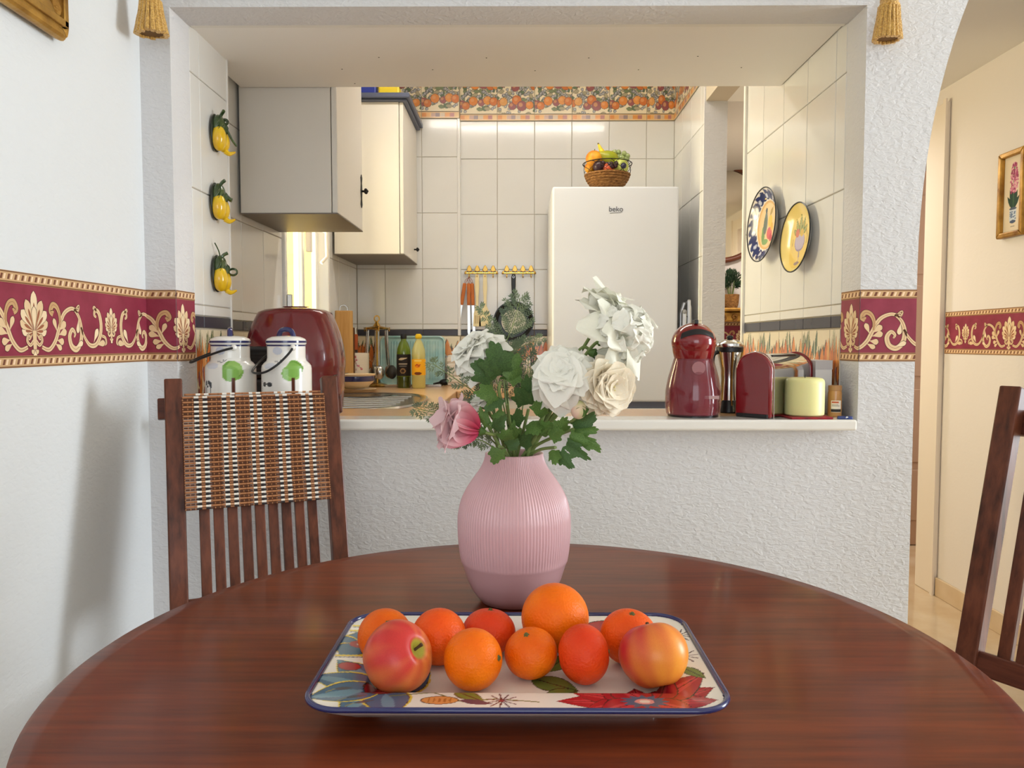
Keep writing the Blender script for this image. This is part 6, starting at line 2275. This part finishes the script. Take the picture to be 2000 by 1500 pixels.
def blue_plate(Xs, Ys, r):
    p = Paint(Xs, Ys, (236, 232, 226))
    navy = (44, 56, 110)
    rd = random.Random(9)
    for k in range(22):
        a = 2 * PI * k / 22
        R0 = .83 * r
        p.leaf(.70 * r * math.cos(a), .70 * r * math.sin(a), .98 * r * math.cos(a + .2), .98 * r * math.sin(a + .2), .016, navy)
        if k % 2: p.ell(.8 * r * math.cos(a + .15), .8 * r * math.sin(a + .15), .008, .008, (200, 206, 226))
    p.ell(0, 0, .66 * r, .66 * r, (226, 180, 110)); p.ell(0, 0, .60 * r, .60 * r, (244, 206, 150))
    p.leaf(-.012, -.03, -.012, .062, .014, (96, 110, 100)); p.ell(-.012, .05, .009, .009, (60, 76, 80))
    p.ell(.025, .01, .017, .02, (240, 200, 70)); p.ell(.022, -.03, .022, .02, (214, 84, 84)); p.ell(.035, -.045, .013, .013, (196, 60, 70)); p.ell(-.03, -.03, .014, .03, (110, 150, 70)); p.ell(-.012, -.055, .025, .010, (120, 160, 80))
    p.ell(-.02, .0, .012, .03, (90, 104, 84)); p.leaf(.02, .03, .045, .055, .008, (180, 150, 60)); p.ell(.04, -.01, .010, .014, (230, 180, 60))
    return p


def yellow_plate(Xs, Ys, r):
    p = Paint(Xs, Ys, (240, 218, 130))
    p.ell(0, 0, .95 * r, .95 * r, (246, 222, 138)); p.ell(0, -.02, .6 * r, .7 * r, (242, 210, 116))
    p.ell(.0, -.012, .034, .028, (150, 136, 170)); p.ell(.0, -.010, .031, .025, (196, 184, 208)); p.rect(-.034, .034, .008, .03, (246, 222, 138))
    p.line([(0, -.038), (0, -.072)], .006, (170, 150, 150)); p.leaf(-.02, -.076, .02, -.076, .006, (170, 150, 150))
    for a in ((-.01, .01, -.03, .06, .009), (.0, .01, .002, .075, .009), (.01, .01, .03, .062, .008), (-.02, .01, -.045, .03, .008), (.02, .01, .045, .035, .008)):
        p.leaf(*a[:4], a[4], (116, 126, 64)); p.leaf(*a[:4], a[4] * .6, (180, 180, 110))
    p.ell(-.018, .016, .013, .013, (214, 120, 90)); p.ell(.012, .014, .012, .012, (226, 190, 90)); p.line([(.04, .02), (.05, .0), (.045, -.02)], .003, (160, 140, 70)); p.line([(-.045, .0), (-.05, -.02)], .003, (160, 140, 70))
    return p


wp1 = wall_plate('blue and white rimmed plate painted with fruit on the tiled wall', 1490, 440, .245, blue_plate, .034, 3)
wp2 = wall_plate('yellow plate painted with a goblet of flowers on the tiled wall', 1551, 465, .205, yellow_plate, .026, 4)
hk_ = P(1500, 378, X=XR - .01)
mk('plate_hook', MB().tube(catmull([(XR - .004, hk_.y, hk_.z + .012), (XR - .014, hk_.y, hk_.z), (XR - .016, hk_.y, hk_.z - .02)], 4), .0025, 6), M_BRASS, label='small brass wall hook above the blue plate', cat='hook')

# ---- end of the hall seen through the kitchen doorway
mq = P(1412, 500, Y=4.98)
mr = thing('wall_mirror', 'round mirror in a brown wooden frame at the end of the hall', 'mirror', (mq.x - .02, 4.985, mq.z + .27))
mk('frame', MB().tube([(.30 * math.cos(2 * PI * k / 64), -.014, .30 * math.sin(2 * PI * k / 64)) for k in range(65)], .018, 10, cap=False), mat('walnut_frame', (112, 58, 34), .4), mr, smooth=True)
mk('mirror_glass', MB().lathe([(0, 0), (.295, 0), (.295, .004), (0, .004)], 64, close=False), mat('silver_mirror', (226, 222, 210), .04, 1.0), mr, rot=(R(90), 0, 0), smooth=True)
sq = P(1430, 602, Y=4.88)
cs = thing('console_shelf', 'carved gilt wall shelf at the end of the hall', 'shelf', (sq.x, 5.0, sq.z))
mk('shelf_board', B(-.28, .28, -.20, -.003, -.022, 0), M_GOLD, cs, bevel=.006)
mk('carved_apron', B(-.24, .24, -.17, -.003, -.085, -.022), M_GOLD, cs, bevel=.01)
for k in range(7):
    x = -.2 + k * .066
    mk('carved_scroll', MB().tube([(x + .022 * math.cos(1.5 * k + q_ * .5) * (1 - q_ / 16), -.175, -.058 + .022 * math.sin(1.5 * k + q_ * .5) * (1 - q_ / 16)) for q_ in range(15)], .007, 6), mat('dark_gilt', (126, 84, 34), .5, .5), cs, smooth=True)
for sx in (-.2, .2):
    mk('bracket', MB().tube(catmull([(sx, -.14, -.08), (sx, -.08, -.13), (sx, -.02, -.19)], 5), .02, 8), M_GOLD, cs, smooth=True)
pq = P(1427, 570, Y=4.87)
bkt = thing('plant_basket', 'small wicker basket pot on the gilt shelf', 'basket', (pq.x, 4.87, sq.z))
mk('pot', MB().lathe([(.0, 0), (.042, 0), (.050, .03), (.054, .085), (.050, .085), (.046, .07), (0, .07)], 32, close=False), M_WICK, bkt, smooth=True)
plt = thing('potted_plant', 'dark green bushy plant in the wicker pot at the end of the hall', 'plant', (pq.x, 4.87, sq.z + .071))
fb = MB()
rd = random.Random(6)
for k in range(900):
    a, e = rd.uniform(0, 2 * PI), rd.uniform(-.2, 1.5)
    r = rd.uniform(.3, 1.0)
    c = Vector((.075 * r * math.cos(a) * math.cos(e), .075 * r * math.sin(a) * math.cos(e), .065 + .10 * r * math.sin(e)))
    d = Vector((math.cos(a) * math.cos(e), math.sin(a) * math.cos(e), math.sin(e) + .4)).normalized() * .022
    s_ = d.orthogonal().normalized() * .005
    fb.add([c, c + d * .5 + s_, c + d, c + d * .5 - s_], [(0, 1, 2, 3)])
mk('foliage', fb, mat('dark_foliage', (46, 74, 46), .6, var=.3, vscale=40), plt, kind='stuff', fix=False)
for k in range(5):
    a = k * 1.3
    mk('stem', MB().tube([(.01 * math.cos(a), .01 * math.sin(a), 0.0), (.03 * math.cos(a), .03 * math.sin(a), .10)], .003, 5), M_STEM, plt)
# ---- hall ceiling lamp
hl = thing('hall_lamp', 'flush white globe ceiling lamp in the hall', 'light', (1.40, 4.1, 2.21))
mk('base', MB().lathe([(.08, -.02), (.085, 0)], 32), M_WHITE, hl, smooth=True)
mk('globe', MB().sphere((0, 0, -.045), (.075, .075, .035), 24, 12), mat('lamp_glass', (255, 244, 228), .4, emit=(255, 226, 190, 2.0)), hl, smooth='all')
area('far_room_fill', (2.85, 3.85, 1.4), (-1, .1, 0), .7, 1.2, 5, (1.0, .93, .86))  # added fill, brightens the door and room beyond the hall casing
area('hall_light', (1.40, 4.1, 2.10), (0, 0, -1), .2, .2, 10, (1.0, .95, .90))
